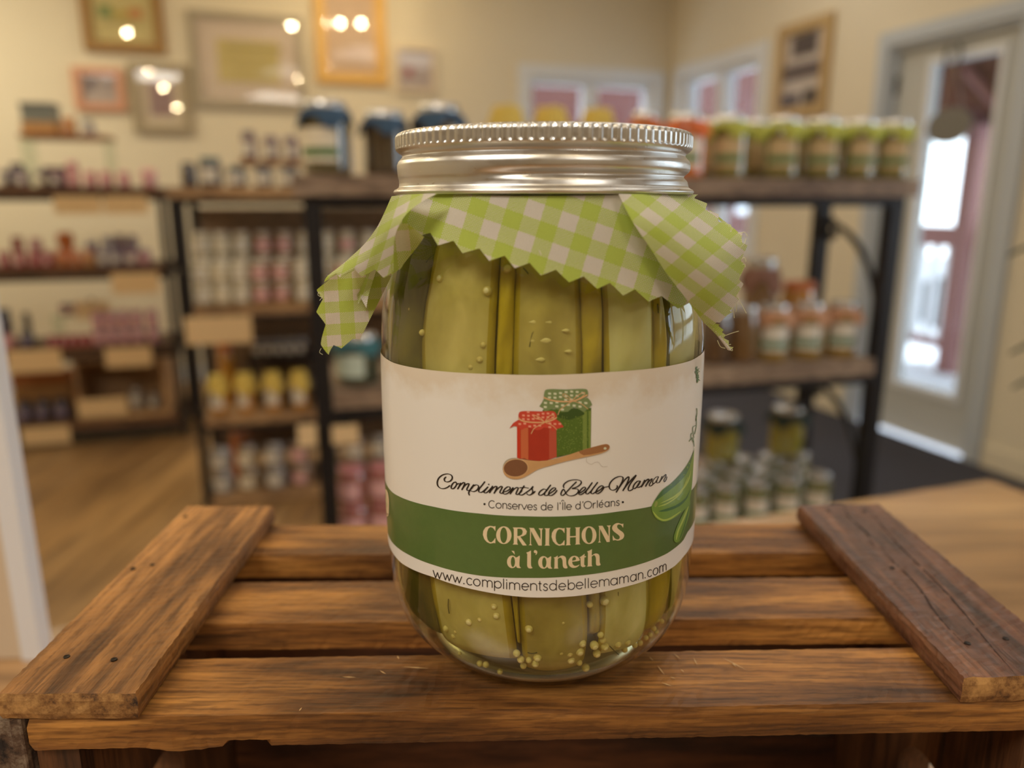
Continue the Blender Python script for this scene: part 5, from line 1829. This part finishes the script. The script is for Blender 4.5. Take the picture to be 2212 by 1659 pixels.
def row(rack, z, d, items, where, group, R=.032, H=.085, layers=1):
    """items: (px, colour word, content, lid, cover, label[, R, H, stripe])"""
    items = sorted(items, key=lambda q: q[0])
    low = z < 0
    lastu = 0.036 if low else -9
    for i, it in enumerate(items):
        px, word, content, lid, cover, label = it[:6]
        r_, h_ = (it[6], it[7]) if len(it) > 7 else (R, H)
        stripe = it[8] if len(it) > 8 else None
        u = rack.u(px, d + r_, z + h_ / 2)
        lo = lastu + r_ * (1.58 if cover == YL and lid == YL else 1.27 if cover else 1.0) + 0.0015
        if u < lo: u = lo
        hi = rack.W - 0.036 - r_ * (1.58 if cover == YL and lid == YL else 1.27 if cover else 1.0)
        if low and u > hi: continue
        lastu = u + r_ * (1.58 if cover == YL and lid == YL else 1.27 if cover else 1.0)
        for ly in range(layers):
            o, key = proto(r_, h_, content, lid, cover, label, stripe)
            if o is None: o = copy_tree(PROTO[key])
            P = rack.p(u, d + r_, z + h_ * ly * (1.0 if not cover else 1.02) + 0.0002)
            o.location = (P[0], P[1], P[2] + ZE)
            o.rotation_euler = (0, 0, rack.a * 0.4 + random.uniform(-.25, .25))
            lw = '' if layers == 1 else ('bottom layer ' if ly == 0 else ('upper layer ' if ly == layers - 1 else 'middle layer '))
            tag(o, '%s jar, %s %sof %s' % (word, ORD[i], 'in ' + lw if lw else '', where), 'jar', group)


DK = (52, 40, 44); PK = (196, 128, 132); PKL = (226, 176, 178); RD = (150, 44, 48); OR = (206, 112, 48); AM = (190, 130, 40); LV = (128, 116, 140); PU = (96, 56, 88); WH = (226, 220, 208); MV = (160, 112, 134)
NV = (52, 54, 74); TL = (60, 110, 118); BL = (58, 84, 112); OL = (120, 110, 48); BR = (84, 60, 40); YL = (214, 186, 92); YG = (178, 182, 84); PC = (200, 150, 116); GR = (84, 112, 70); CRM = (232, 222, 200); GY = (140, 138, 138); PALE = (196, 184, 150); MR = (96, 30, 42)
# far rack
row(RA, .07, .03, [(12, 'pale violet', DK, LV, None, WH), (50, 'dark violet', PU, LV, None, WH), (92, 'pale violet', DK, LV, None, CRM), (124, 'mauve', PU, MV, None, WH), (158, 'pink', PK, PKL, None, PKL), (196, 'pink', PK, PKL, None, PKL), (230, 'rose', PK, PKL, None, PKL), (268, 'pink', PK, PKL, None, PKL), (322, 'blush pink', PK, PKL, PKL, PKL, .036, .092)], 'front row on far rack top shelf', 'jars on the far rack top shelf', .030, .080)
row(RA, .07, .16, [(38, 'dark lidded', DK, DK, None, LV, .034, .12), (158, 'tall pink', PK, PKL, None, PKL, .030, .135)], 'second row on far rack top shelf', 'jars on the far rack top shelf')
row(RA, -.33, .03, [(10, 'rose red', RD, PK, None, PKL), (44, 'rose red', RD, PK, None, PKL), (76, 'red', RD, PK, None, PK), (104, 'red', RD, PK, None, PKL), (124, 'orange', OR, OR, None, PC), (158, 'orange', OR, OR, None, PC), (192, 'amber', AM, OR, None, PC), (224, 'lavender', LV, LV, None, WH), (252, 'lavender', LV, LV, None, WH), (284, 'mauve', MV, LV, None, WH), (314, 'mauve', MV, LV, None, PKL)], 'front row on far rack second shelf', 'jars on the far rack second shelf', .030, .082)
row(RA, -.33, .16, [(40, 'dark red', RD, RD, None, None, .028, .150), (80, 'rose', PK, PK, None, None, .030, .140), (144, 'tall orange', OR, OR, OR, None, .034, .165), (200, 'grey violet', LV, WH, None, WH, .034, .130), (236, 'lavender', LV, LV, None, WH, .030, .145), (262, 'purple', PU, PU, None, None, .028, .155), (288, 'purple', PU, PU, None, None, .028, .150)], 'back row on far rack second shelf', 'jars on the far rack second shelf')
row(RA, -.75, .03, [(18, 'rose', PK, DK, None, PKL), (60, 'dark', NV, DK, None, LV), (112, 'small crimson', RD, RD, None, PK, .021, .062), (132, 'small crimson', RD, RD, None, PK, .021, .062), (152, 'small crimson', RD, RD, None, PK, .021, .062), (172, 'small crimson', RD, RD, None, PK, .021, .062), (191, 'small crimson', RD, RD, None, PK, .021, .062)], 'front row, far rack third shelf', 'jars on the far rack third shelf', .032, .090)
row(RA, -.75, .03, [(216, 'pink', MV, PK, None, PKL), (244, 'pink', MV, PK, None, PKL), (272, 'pink', MV, PK, None, PKL), (300, 'pink', MV, PK, None, PKL), (332, 'pink', MV, PK, None, PKL)], 'post-side stack, far rack third shelf', 'jars on the far rack third shelf', .030, .090, 2)
row(RA, -.75, .17, [(8, 'navy', NV, NV, None, LV, .044, .19), (60, 'tall dark', NV, DK, None, None, .020, .17)], 'back row on far rack third shelf', 'jars on the far rack third shelf')
row(RA, -1.154, .06, [(55, 'navy', NV, DK, None, LV), (95, 'navy', NV, DK, None, LV), (135, 'navy', NV, DK, None, LV)], 'row on far rack bottom shelf', 'jars on the far rack bottom shelf', .040, .115)


def riser(rack, u0, u1, d0, d1, z0, z1, label, topm, legm, th=.02):
    e = empty('display_riser', rack.p((u0 + u1) / 2, (d0 + d1) / 2, z0)); tag(e, label, 'display stand')
    mb = MB(); rack.bx(mb, u0, u1, d0, d1, z1 - th, z1); build('riser_top', mb, topm, e)
    for u in (u0 + .004, u1 - .016):
        mb = MB(); rack.bx(mb, u, u + .012, d0 + .005, d1 - .005, z0 + .0002, z1 - th); build('riser_side', mb, legm, e)


GLS = thin_glass('pale_glass_sheet', (0.86, 0.92, 0.88))
u0, u1 = RA.u(48, .22, .3), RA.u(236, .22, .3)
riser(RA, u0, u1, .16, .40, .07, .335, 'glass sided riser with wooden top on the far rack top shelf', wood('riser_wood', lin((190, 130, 80)), lin((160, 100, 56)), lin((120, 70, 40)), 0, .2), GLS)


def boxthing(name, rack, pxa, pxb, d0, d1, z0, z1, m, label, cat, lidm=None):
    u0, u1 = rack.u(pxa, d0, (z0 + z1) / 2), rack.u(pxb, d0, (z0 + z1) / 2)
    e = empty(name, rack.p((u0 + u1) / 2, (d0 + d1) / 2, z0)); tag(e, label, cat)
    mb = MB(); h = (z1 - z0)
    rack.bx(mb, u0, u1, d0, d1, z0 + .0002, z0 + h * .8); build('box_body', mb, m, e)
    mb = MB(); rack.bx(mb, u0 - .003, u1 + .003, d0 - .003, d1 + .003, z0 + h * .8, z1); build('box_lid', mb, lidm or m, e)


boxthing('gift_box', RA, 46, 118, .20, .34, .335, .395, mat('box_tan', (206, 160, 104), .7), 'tan wooden box on the glass riser under the grey tin', 'box')
boxthing('gift_tin', RA, 44, 116, .21, .33, .3955, .490, mat('tin_grey', (128, 134, 130), .5), 'grey patterned tin stacked on the tan box on the riser', 'tin', mat('tin_lid', (104, 112, 116), .5))
row(RA, .335, .20, [(150, 'amber orange', AM, OR, None, PC, .034, .085), (190, 'blue-grey', GY, BL, None, WH, .034, .075)], 'glass riser top on far rack', 'jars on the glass riser')
boxthing('gift_box', RA, 96, 138, .24, .34, .0705, .175, mat('box_dark', (66, 44, 52), .6), 'dark purple box under the glass riser on the far rack', 'box')
ub0, ub1 = RA.u(112, .2, -.6), RA.u(242, .2, -.6)
riser(RA, ub0, ub1, .17, .36, -.75, -.600, 'clear glass riser on the far rack third shelf', GLS, GLS, .006)
row(RA, -.600, .19, [(140, 'wine red', MR, LV, None, PKL, .026, .06), (165, 'wine red', MR, LV, None, PKL, .026, .06)], 'low glass riser on far rack third shelf', 'jars on the low glass riser')
# wooden crate with jars on the bottom shelf
ca, cb = RA.u(166, .04, -1.0), RA.u(362, .04, -1.0)
ce = empty('display_crate', RA.p((ca + cb) / 2, .2, -1.154)); tag(ce, 'open wooden display crate on the bottom shelf of the far rack', 'crate')
for nm_, q in (('side', (ca, ca + .02, .02, .36, -1.1535, -.84)), ('side', (cb - .02, cb, .02, .36, -1.1535, -.84)), ('top_board', (ca, cb, .02, .36, -.839, -.82)), ('back_board', (ca + .02, cb - .02, .34, .36, -1.13, -.84)), ('bottom_board', (ca + .02, cb - .02, .02, .34, -1.1535, -1.131))):
    mb = MB(); RA.bx(mb, *q); build(nm_, mb, M['shelf_wood'], ce)
row(RA, -1.131, .10, [(296, 'grey lidded', GY, 'silver', None, WH, .036, .12), (334, 'silver lidded', GY, 'silver', None, WH, .03, .08)], 'row inside the wooden display crate', 'jars inside the display crate')
boxthing('basket', RA, 30, 150, .24, .38, -1.154, -.93, mat('basket_tan', (176, 130, 78), .8, var=.3, vscale=60), 'tan basket behind the navy jars on the far rack bottom shelf', 'basket', mat('basket_orange', (196, 120, 66), .8))


def card(rack, px, py, wpx, hpx, label, d=-0.024, name='price_card', m='card'):
    P = on_plane(px, py, rack.p(0, d, 0), (rack.n[0], rack.n[1], 0))
    u = float(np.dot(P[:2] - rack.L, rack.e)); dist = np.hypot(P[0], P[1])
    w_, h_ = wpx * P[1] / 1697, hpx * P[1] / 1697
    e = MB(); rack.bx(e, u - w_ / 2, u + w_ / 2, d - .003, d, P[2] - h_ / 2, P[2] + h_ / 2)
    o = build(name, e, M[m]); tag(o, label, 'price card', 'blank cards on the racks')
    mb = MB(); zt = P[2] + h_ / 2
    rack.bx(mb, u - .012, u + .012, d, d + .003, zt - .02, zt + .012); build('card_clip', mb, M['metal'], o)


card(RA, 168, 443, 92, 38, 'cream card hanging from the far rack top shelf, left one')
card(RA, 272, 443, 88, 38, 'cream card hanging from the far rack top shelf, by the post')
card(RA, 293, 612, 96, 46, 'cream card hanging from the far rack second shelf')
card(RA, 278, 771, 96, 44, 'cream card hanging from the far rack third shelf')
card(RA, 76, 780, 108, 52, 'wide tan card hanging from the far rack third shelf')
card(RA, 100, 941, 100, 42, 'cream card hanging below the far rack bottom shelf')
card(RA, 222, 880, 104, 42, 'cream card on the front of the display crate', d=0.008)
card(RA, 200, 670, 68, 40, 'cream card on the low glass riser', d=.165)
card(RB, 473, 713, 140, 62, 'large cream sign board on the middle rack above the yellow covered jars')
card(RC, 664, 940, 42, 52, 'narrow cream card hanging beside the near rack left post')
card(RC, 746, 938, 60, 44, 'cream card hanging under the near rack second shelf')

# middle rack
row(RB, .053, .03, [(408, 'black', DK, DK, None, None, .030, .095), (455, 'black teal-lidded', DK, TL, None, WH, .044, .115), (512, 'dark white-labelled', DK, TL, None, WH), (570, 'dark white-labelled', DK, BL, None, WH), (626, 'dark white-labelled', DK, BL, None, WH), (684, 'dark white-labelled', DK, BL, None, WH)], 'row on middle rack top shelf', 'jars on the middle rack top shelf', .036, .082)
ua, ub = RB.u(515, .2, .12), RB.u(700, .2, .12)
riser(RB, ua, ub, .17, .38, .053, .165, 'low wooden riser holding maroon jars on the middle rack', M['shelf_wood'], M['shelf_wood'])
row(RB, .165, .20, [(538, 'maroon', MR, GY, None, WH, .032, .12), (586, 'maroon', MR, LV, None, WH), (630, 'maroon', MR, LV, None, WH), (674, 'maroon', MR, LV, None, WH)], 'low wooden riser on middle rack', 'maroon jars on the riser', .032, .100)
pal = [(432, 'pale lidded', PALE, WH, None, WH), (478, 'pale lidded', PALE, WH, None, CRM), (520, 'white lidded', PALE, WH, None, WH), (566, 'white lidded', (150, 110, 70), WH, None, PKL), (612, 'white lidded', (150, 110, 70), WH, None, PKL), (656, 'pale lidded', PALE, WH, None, WH), (700, 'pale lidded', PALE, WH, None, WH), (745, 'white lidded', PALE, WH, None, PKL), (790, 'white lidded', PALE, WH, None, WH), (832, 'pale lidded', PALE, WH, None, WH)]
row(RB, -.414, .02, pal, 'front stack, middle rack second shelf', 'pale jars stacked on the middle rack', .036, .088, 2)
row(RB, -.414, .14, [(p + 10, w_, c_, l_, cv, lb_) for p, w_, c_, l_, cv, lb_ in pal[:-1]], 'rear stack, middle rack second shelf', 'pale jars stacked on the middle rack', .036, .096, 3)
ya = [(452, 'yellow covered', AM, YL, YL, WH), (518, 'yellow covered', AM, YL, YL, WH), (578, 'yellow covered', AM, YL, YL, WH), (630, 'yellow covered', AM, YL, YL, WH)]
row(RB, -.88, .02, ya, 'row on middle rack third shelf', 'yellow covered jars', .0345, .165)
ua, ub = RB.u(535, .2, -.7), RB.u(680, .2, -.7)
riser(RB, ua, ub, .20, .38, -.88, -.676, 'dark raised shelf behind the yellow covered jars', M['metal'], M['metal'])
row(RB, -.676, .21, [(556, 'small silver', DK, 'silver', None, WH), (580, 'small silver', DK, 'silver', None, WH), (604, 'small silver', DK, 'silver', None, WH), (628, 'small silver', DK, 'silver', None, WH), (652, 'small silver', DK, 'silver', None, WH)], 'dark raised shelf on middle rack', 'small jars on the dark raised shelf', .022, .075)
row(RB, -.88, .22, [(492, 'tall amber', AM, OR, None, None, .036, .27)], 'spot behind yellow jars', None)
sb = [(482, 'silver lidded', GY, 'silver', None, WH), (540, 'silver lidded', (150, 130, 100), 'silver', None, CRM), (598, 'silver lidded', GY, 'silver', None, WH), (654, 'pink covered', (150, 120, 100), 'silver', None, PKL), (712, 'silver lidded', GY, 'silver', None, WH), (770, 'silver lidded', (150, 120, 90), 'silver', None, WH), (826, 'silver lidded', GY, 'silver', None, WH)]
row(RB, -1.235, .02, sb, 'front stack, middle rack bottom shelf', 'jars on the middle rack bottom shelf', .044, .105, 2)
row(RB, -1.235, .18, [(522, 'tall orange grey-lidded', OR, GY, None, None, .046, .26)], 'spot behind the silver stack, middle rack', None)

# near rack: top shelf
row(RC, .053, .05, [(706, 'large blue covered', (88, 78, 44), 'silver', BL, CRM, .052, .158, (84, 120, 70)), (802, 'dark blue covered', (64, 48, 24), 'silver', BL, None, .047, .140), (905, 'brown blue covered', (96, 80, 50), 'silver', BL, None, .050, .158)], 'blue covered group on near rack top shelf', 'big jars on the near rack top shelf')
row(RC, .053, .12, [(1095, 'yellow covered', OL, YL, YL, CRM), (1190, 'yellow covered', OL, YL, YL, CRM), (1290, 'yellow covered', OL, YL, YL, CRM), (1392, 'orange covered', OL, 'silver', OR, CRM)], 'row behind the big lid, near rack', 'big jars on the near rack top shelf', .0345, .163)
row(RC, .053, .02, [(1482, 'orange covered', OR, 'silver', (214, 110, 60), CRM, .048, .150, (84, 120, 70)), (1572, 'lime covered', OL, 'silver', YG, CRM), (1688, 'lime covered', OL, 'silver', YG, CRM), (1776, 'lime covered', OL, 'silver', YG, CRM), (1858, 'lime covered', OL, 'silver', YG, CRM), (1932, 'lime covered', OL, 'silver', YG, CRM)][:1] +
    [(p, 'lime covered', OL, 'silver', YG, (204, 178, 134), .041, .150, (84, 120, 70)) for p in (1572, 1690, 1776, 1856, 1930)], 'front row on near rack top shelf', 'big jars on the near rack top shelf')
row(RC, .053, .165, [(p, 'lime covered', OL, 'silver', YG, (204, 178, 134), .041, .158) for p in (1545, 1635, 1725, 1812, 1892)], 'back row on near rack top shelf', 'big jars on the near rack top shelf')
# second shelf
row(RC, -.414, .03, [(755, 'dark teal-labelled', (60, 70, 50), 'silver', TL, (200, 214, 200), .050, .115), (835, 'dark lidded', (60, 46, 34), 'silver', None, None, .046, .115), (1545, 'dark brown', BR, 'silver', None, None, .040, .14), (1604, 'brown', (110, 80, 46), 'silver', None, None, .038, .15)] +
    [(p, 'peach covered', (150, 118, 40), 'silver', PC, WH, .041, .150, (84, 130, 100)) for p in (1668, 1732, 1796, 1858)], 'front row on near rack second shelf', 'jars on the near rack second shelf')
row(RC, -.414, .17, [(1640, 'tall clip-top amber', (120, 84, 40), 'silver', (150, 110, 96), None, .046, .26), (1722, 'squat amber', AM, OR, None, PC, .05, .19)], 'back row on near rack second shelf', 'jars on the near rack second shelf')
# third shelf
row(RC, -.88, .03, [(p, 'rose covered', (150, 90, 80), PK, None, PKL) for p in (728, 780, 832)], 'stack, near rack bottom left', 'rose jars on the near rack', .036, .088, 3)
for k, (dd, pxs) in enumerate(((.02, (1500, 1566, 1632, 1698, 1764, 1830)), (.11, (1520, 1582, 1644, 1706, 1768, 1830)), (.20, (1540, 1600, 1660, 1720, 1780, 1838)))):
    row(RC, -.88, dd, [(p, 'silver lidded pickle', (110, 112, 70), 'silver', None, (228, 216, 200), .0375, .130, (110, 140, 100)) for p in pxs], ('front', 'middle', 'back')[k] + ' row, near rack bottom shelf', 'pickle jars on the near rack bottom shelf')
row(RC, -.88 + .1302, .20, [(1560, 'big green covered', (150, 140, 50), 'silver', (52, 66, 60), None, .05, .135), (1700, 'big green covered', (150, 140, 50), 'silver', (52, 66, 60), None, .05, .145)], 'pair stacked on near rack pickle jars', 'jars stacked on the pickle jars')

# ================================================================ FRAMES ON THE WALLS
GLF = thin_glass('picture_glass', (0.97, 0.97, 0.97), 0.0, 1.5, 1.0)


def picture(fn, pxf, x0, y0, x1, y1, fw, cf, cm, mi, ca, label, arts=(), name='picture_frame', cat='picture'):
    ym = (y0 + y1) / 2; xm = (x0 + x1) / 2
    sa, _ = pxf(x0, ym, .03); sb, _ = pxf(x1, ym, .03)
    _, zt = pxf(xm, y0, .03); _, zb = pxf(xm, y1, .03)
    s0, s1 = min(sa, sb), max(sa, sb)
    k = (s1 - s0) / abs(x1 - x0)
    f_ = fw * k
    e = empty(name, fn((s0 + s1) / 2, zb, 0.001)); tag(e, label, cat)
    mb = MB()
    for a, b_, c_, d_ in ((s0, s1, zt - f_, zt), (s0, s1, zb, zb + f_), (s0, s0 + f_, zb + f_, zt - f_), (s1 - f_, s1, zb + f_, zt - f_)):
        mb.add(*slab(fn, a, b_, c_, d_, 0.001, 0.036))
    build('frame', mb, mat('frame_finish', cf, .4), e)
    mb = MB(); mb.add(*slab(fn, s0 + f_, s1 - f_, zb + f_, zt - f_, 0.004, 0.010))
    build('mat_board', mb, mat('mat_board', cm, .7), e)
    m_ = mi * k
    flip = sa > sb
    def sx_(px):
        t = (px - x0) / (x1 - x0); return sa + (sb - sa) * t
    def zx_(py):
        t = (py - y0) / (y1 - y0); return zt + (zb - zt) * t
    if mi:
        mb = MB(); mb.add(*slab(fn, s0 + f_ + m_, s1 - f_ - m_, zb + f_ + m_, zt - f_ - m_, 0.010, 0.012))
        build('print', mb, mat('print_paper', ca, .7), e)
    for i, (a, b_, c_, d_, col) in enumerate(arts):
        mb = MB(); mb.add(*slab(fn, min(sx_(a), sx_(c_)), max(sx_(a), sx_(c_)), zx_(d_), zx_(b_), 0.012, 0.0135 + i * .0002))
        build('printed_area', mb, mat('print_ink', col, .7), e)
    mb = MB(); mb.add(*slab(fn, s0 + f_, s1 - f_, zb + f_, zt - f_, 0.028, 0.030))
    build('picture_glass', mb, GLF, e)


picture(bw, px_bw, 172, -60, 350, 112, 22, (150, 112, 54), (214, 200, 140), 0, None, 'brown-gold framed certificate with a small coloured picture, top of the left wall group',
        [(210, 12, 240, 38, (130, 150, 96)), (240, 20, 275, 40, (196, 176, 96)), (275, 14, 305, 36, (206, 142, 86)), (222, 44, 300, 50, (170, 160, 110))])
picture(bw, px_bw, 158, 146, 268, 238, 16, (206, 150, 120), (196, 184, 180), 0, None, 'small frame with a salmon pink border on the back wall',
        [(186, 172, 204, 194, (120, 112, 124)), (215, 176, 245, 182, (160, 150, 160)), (215, 192, 245, 196, (160, 150, 160))])
picture(bw, px_bw, 282, 136, 412, 288, 18, (160, 146, 120), (220, 206, 184), 22, (164, 138, 140), 'small upright grey frame with a mauve picture on the back wall')
picture(bw, px_bw, 412, 28, 658, 234, 16, (166, 156, 136), (222, 206, 192), 40, (208, 192, 130), 'large wide grey frame holding a cream document on the back wall',
        [(488, 95, 610, 104, (176, 162, 104)), (488, 118, 600, 126, (186, 172, 112)), (500, 142, 606, 150, (186, 172, 112)), (500, 166, 580, 172, (186, 172, 112))])
picture(bw, px_bw, 680, -40, 834, 182, 24, (216, 172, 92), (216, 190, 166), 0, None, 'gold framed pinkish certificate reflecting round lamp lights on the back wall',
        [(740, 106, 778, 112, (190, 160, 140)), (730, 134, 790, 138, (196, 168, 146))])
s_, z_ = px_bw(900, 150, .002)
picture(bw, px_bw, 852, 100, 942, 200, 8, (226, 210, 184), (186, 174, 176), 0, None, 'small grey paper notice with a red mark in a pale frame on the back wall',
        [(876, 146, 892, 164, (176, 96, 100))])
picture(rw, px_rw, 1676, 45, 1788, 250, 14, (186, 158, 112), (214, 204, 198), 0, None, 'tall tan frame with dark photographs between corner window and door',
        [(1706, 72, 1758, 118, (78, 68, 76)), (1690, 134, 1772, 168, (96, 84, 92)), (1690, 196, 1728, 226, (96, 84, 92)), (1736, 192, 1772, 228, (70, 62, 68))])

# ================================================================ UPRIGHT BOARD AT THE LEFT, PLANT AT THE RIGHT
cx_ = -0.3465
cab = empty('upright_board', (cx_ - .12, .505, ZT)); tag(cab, 'beige upright board with a white edge standing on the table, cut by the left border', 'board')
mb = MB(); mb.add(*box2((cx_ - .0145, .500, ZT + .0006), (cx_, .514, .06))); build('edge_strip', mb, mat('white_edge', (232, 232, 236), .4), cab)
mb = MB(); mb.add(*box2((cx_ - .24, .503, ZT + .0006), (cx_ - .0147, .511, .055))); build('board_panel', mb, mat('beige_panel', (214, 194, 168), .5), cab)

pl_c = (1.02, 1.25)
pt = empty('potted_plant', (pl_c[0], pl_c[1], FLOOR)); tag(pt, 'potted plant with long dark pointed leaves at the right border', 'plant')
mb = MB(); v, f = lathe([(.0001, FLOOR + .0005), (.13, FLOOR + .0005), (.17, FLOOR + .42), (.155, FLOOR + .42), (.15, FLOOR + .38), (.0001, FLOOR + .38)], 32, pl_c); mb.add(v, [q[::-1] for q in f], smooth=True)
build('pot', mb, mat('pot_grey', (90, 88, 86), .6), pt)
LFM = mat('leaf_dark_green', (44, 62, 44), .4, var=.3, vscale=30)
mb = MB(); mb.add(*tube([(pl_c[0], pl_c[1], FLOOR + .37), (pl_c[0] + .01, pl_c[1], -.3), (pl_c[0], pl_c[1], .0)], .012, 8)); build('stem', mb, mat('stem_brown', (96, 84, 56), .8), pt)


def leaf(base, tip, wd):
    b_ = np.array(base); t_ = np.array(tip)
    mb = MB(); v = []
    side = np.cross(t_ - b_, (0, 0, 1.0)); side = side / np.linalg.norm(side)
    for i in range(13):
        s = i / 12
        p = b_ + (t_ - b_) * s + np.array([0, 0, .10 * math.sin(math.pi * s) * np.linalg.norm(t_ - b_) * 2])
        w_ = wd * math.sin(math.pi * min(1, s * .9 + .08)) ** .8 * (1 - s * .3)
        v += [tuple(p - side * w_ + np.array([0, 0, .004])), tuple(p), tuple(p + side * w_ + np.array([0, 0, .004]))]
    f = []
    for i in range(12):
        f += [(3 * i, 3 * i + 1, 3 * i + 4, 3 * i + 3), (3 * i + 1, 3 * i + 2, 3 * i + 5, 3 * i + 4)]
    mb.add(v, f, smooth=True)
    build('leaf', mb, LFM, pt)


rl2 = random.Random(5)
for (px, py) in ((2176, 556), (2180, 768), (2186, 842)):
    T = on_y(px, py, 1.15)
    leaf((pl_c[0], pl_c[1], T[2] - .10), tuple(T), .014)
for k in range(16):
    a = k * 2.4; zz = -.55 + k * .045
    leaf((pl_c[0], pl_c[1], zz), (pl_c[0] + .24 * abs(math.cos(a)) + .02, pl_c[1] + .26 * math.sin(a), zz + rl2.uniform(.05, .2)), .016)
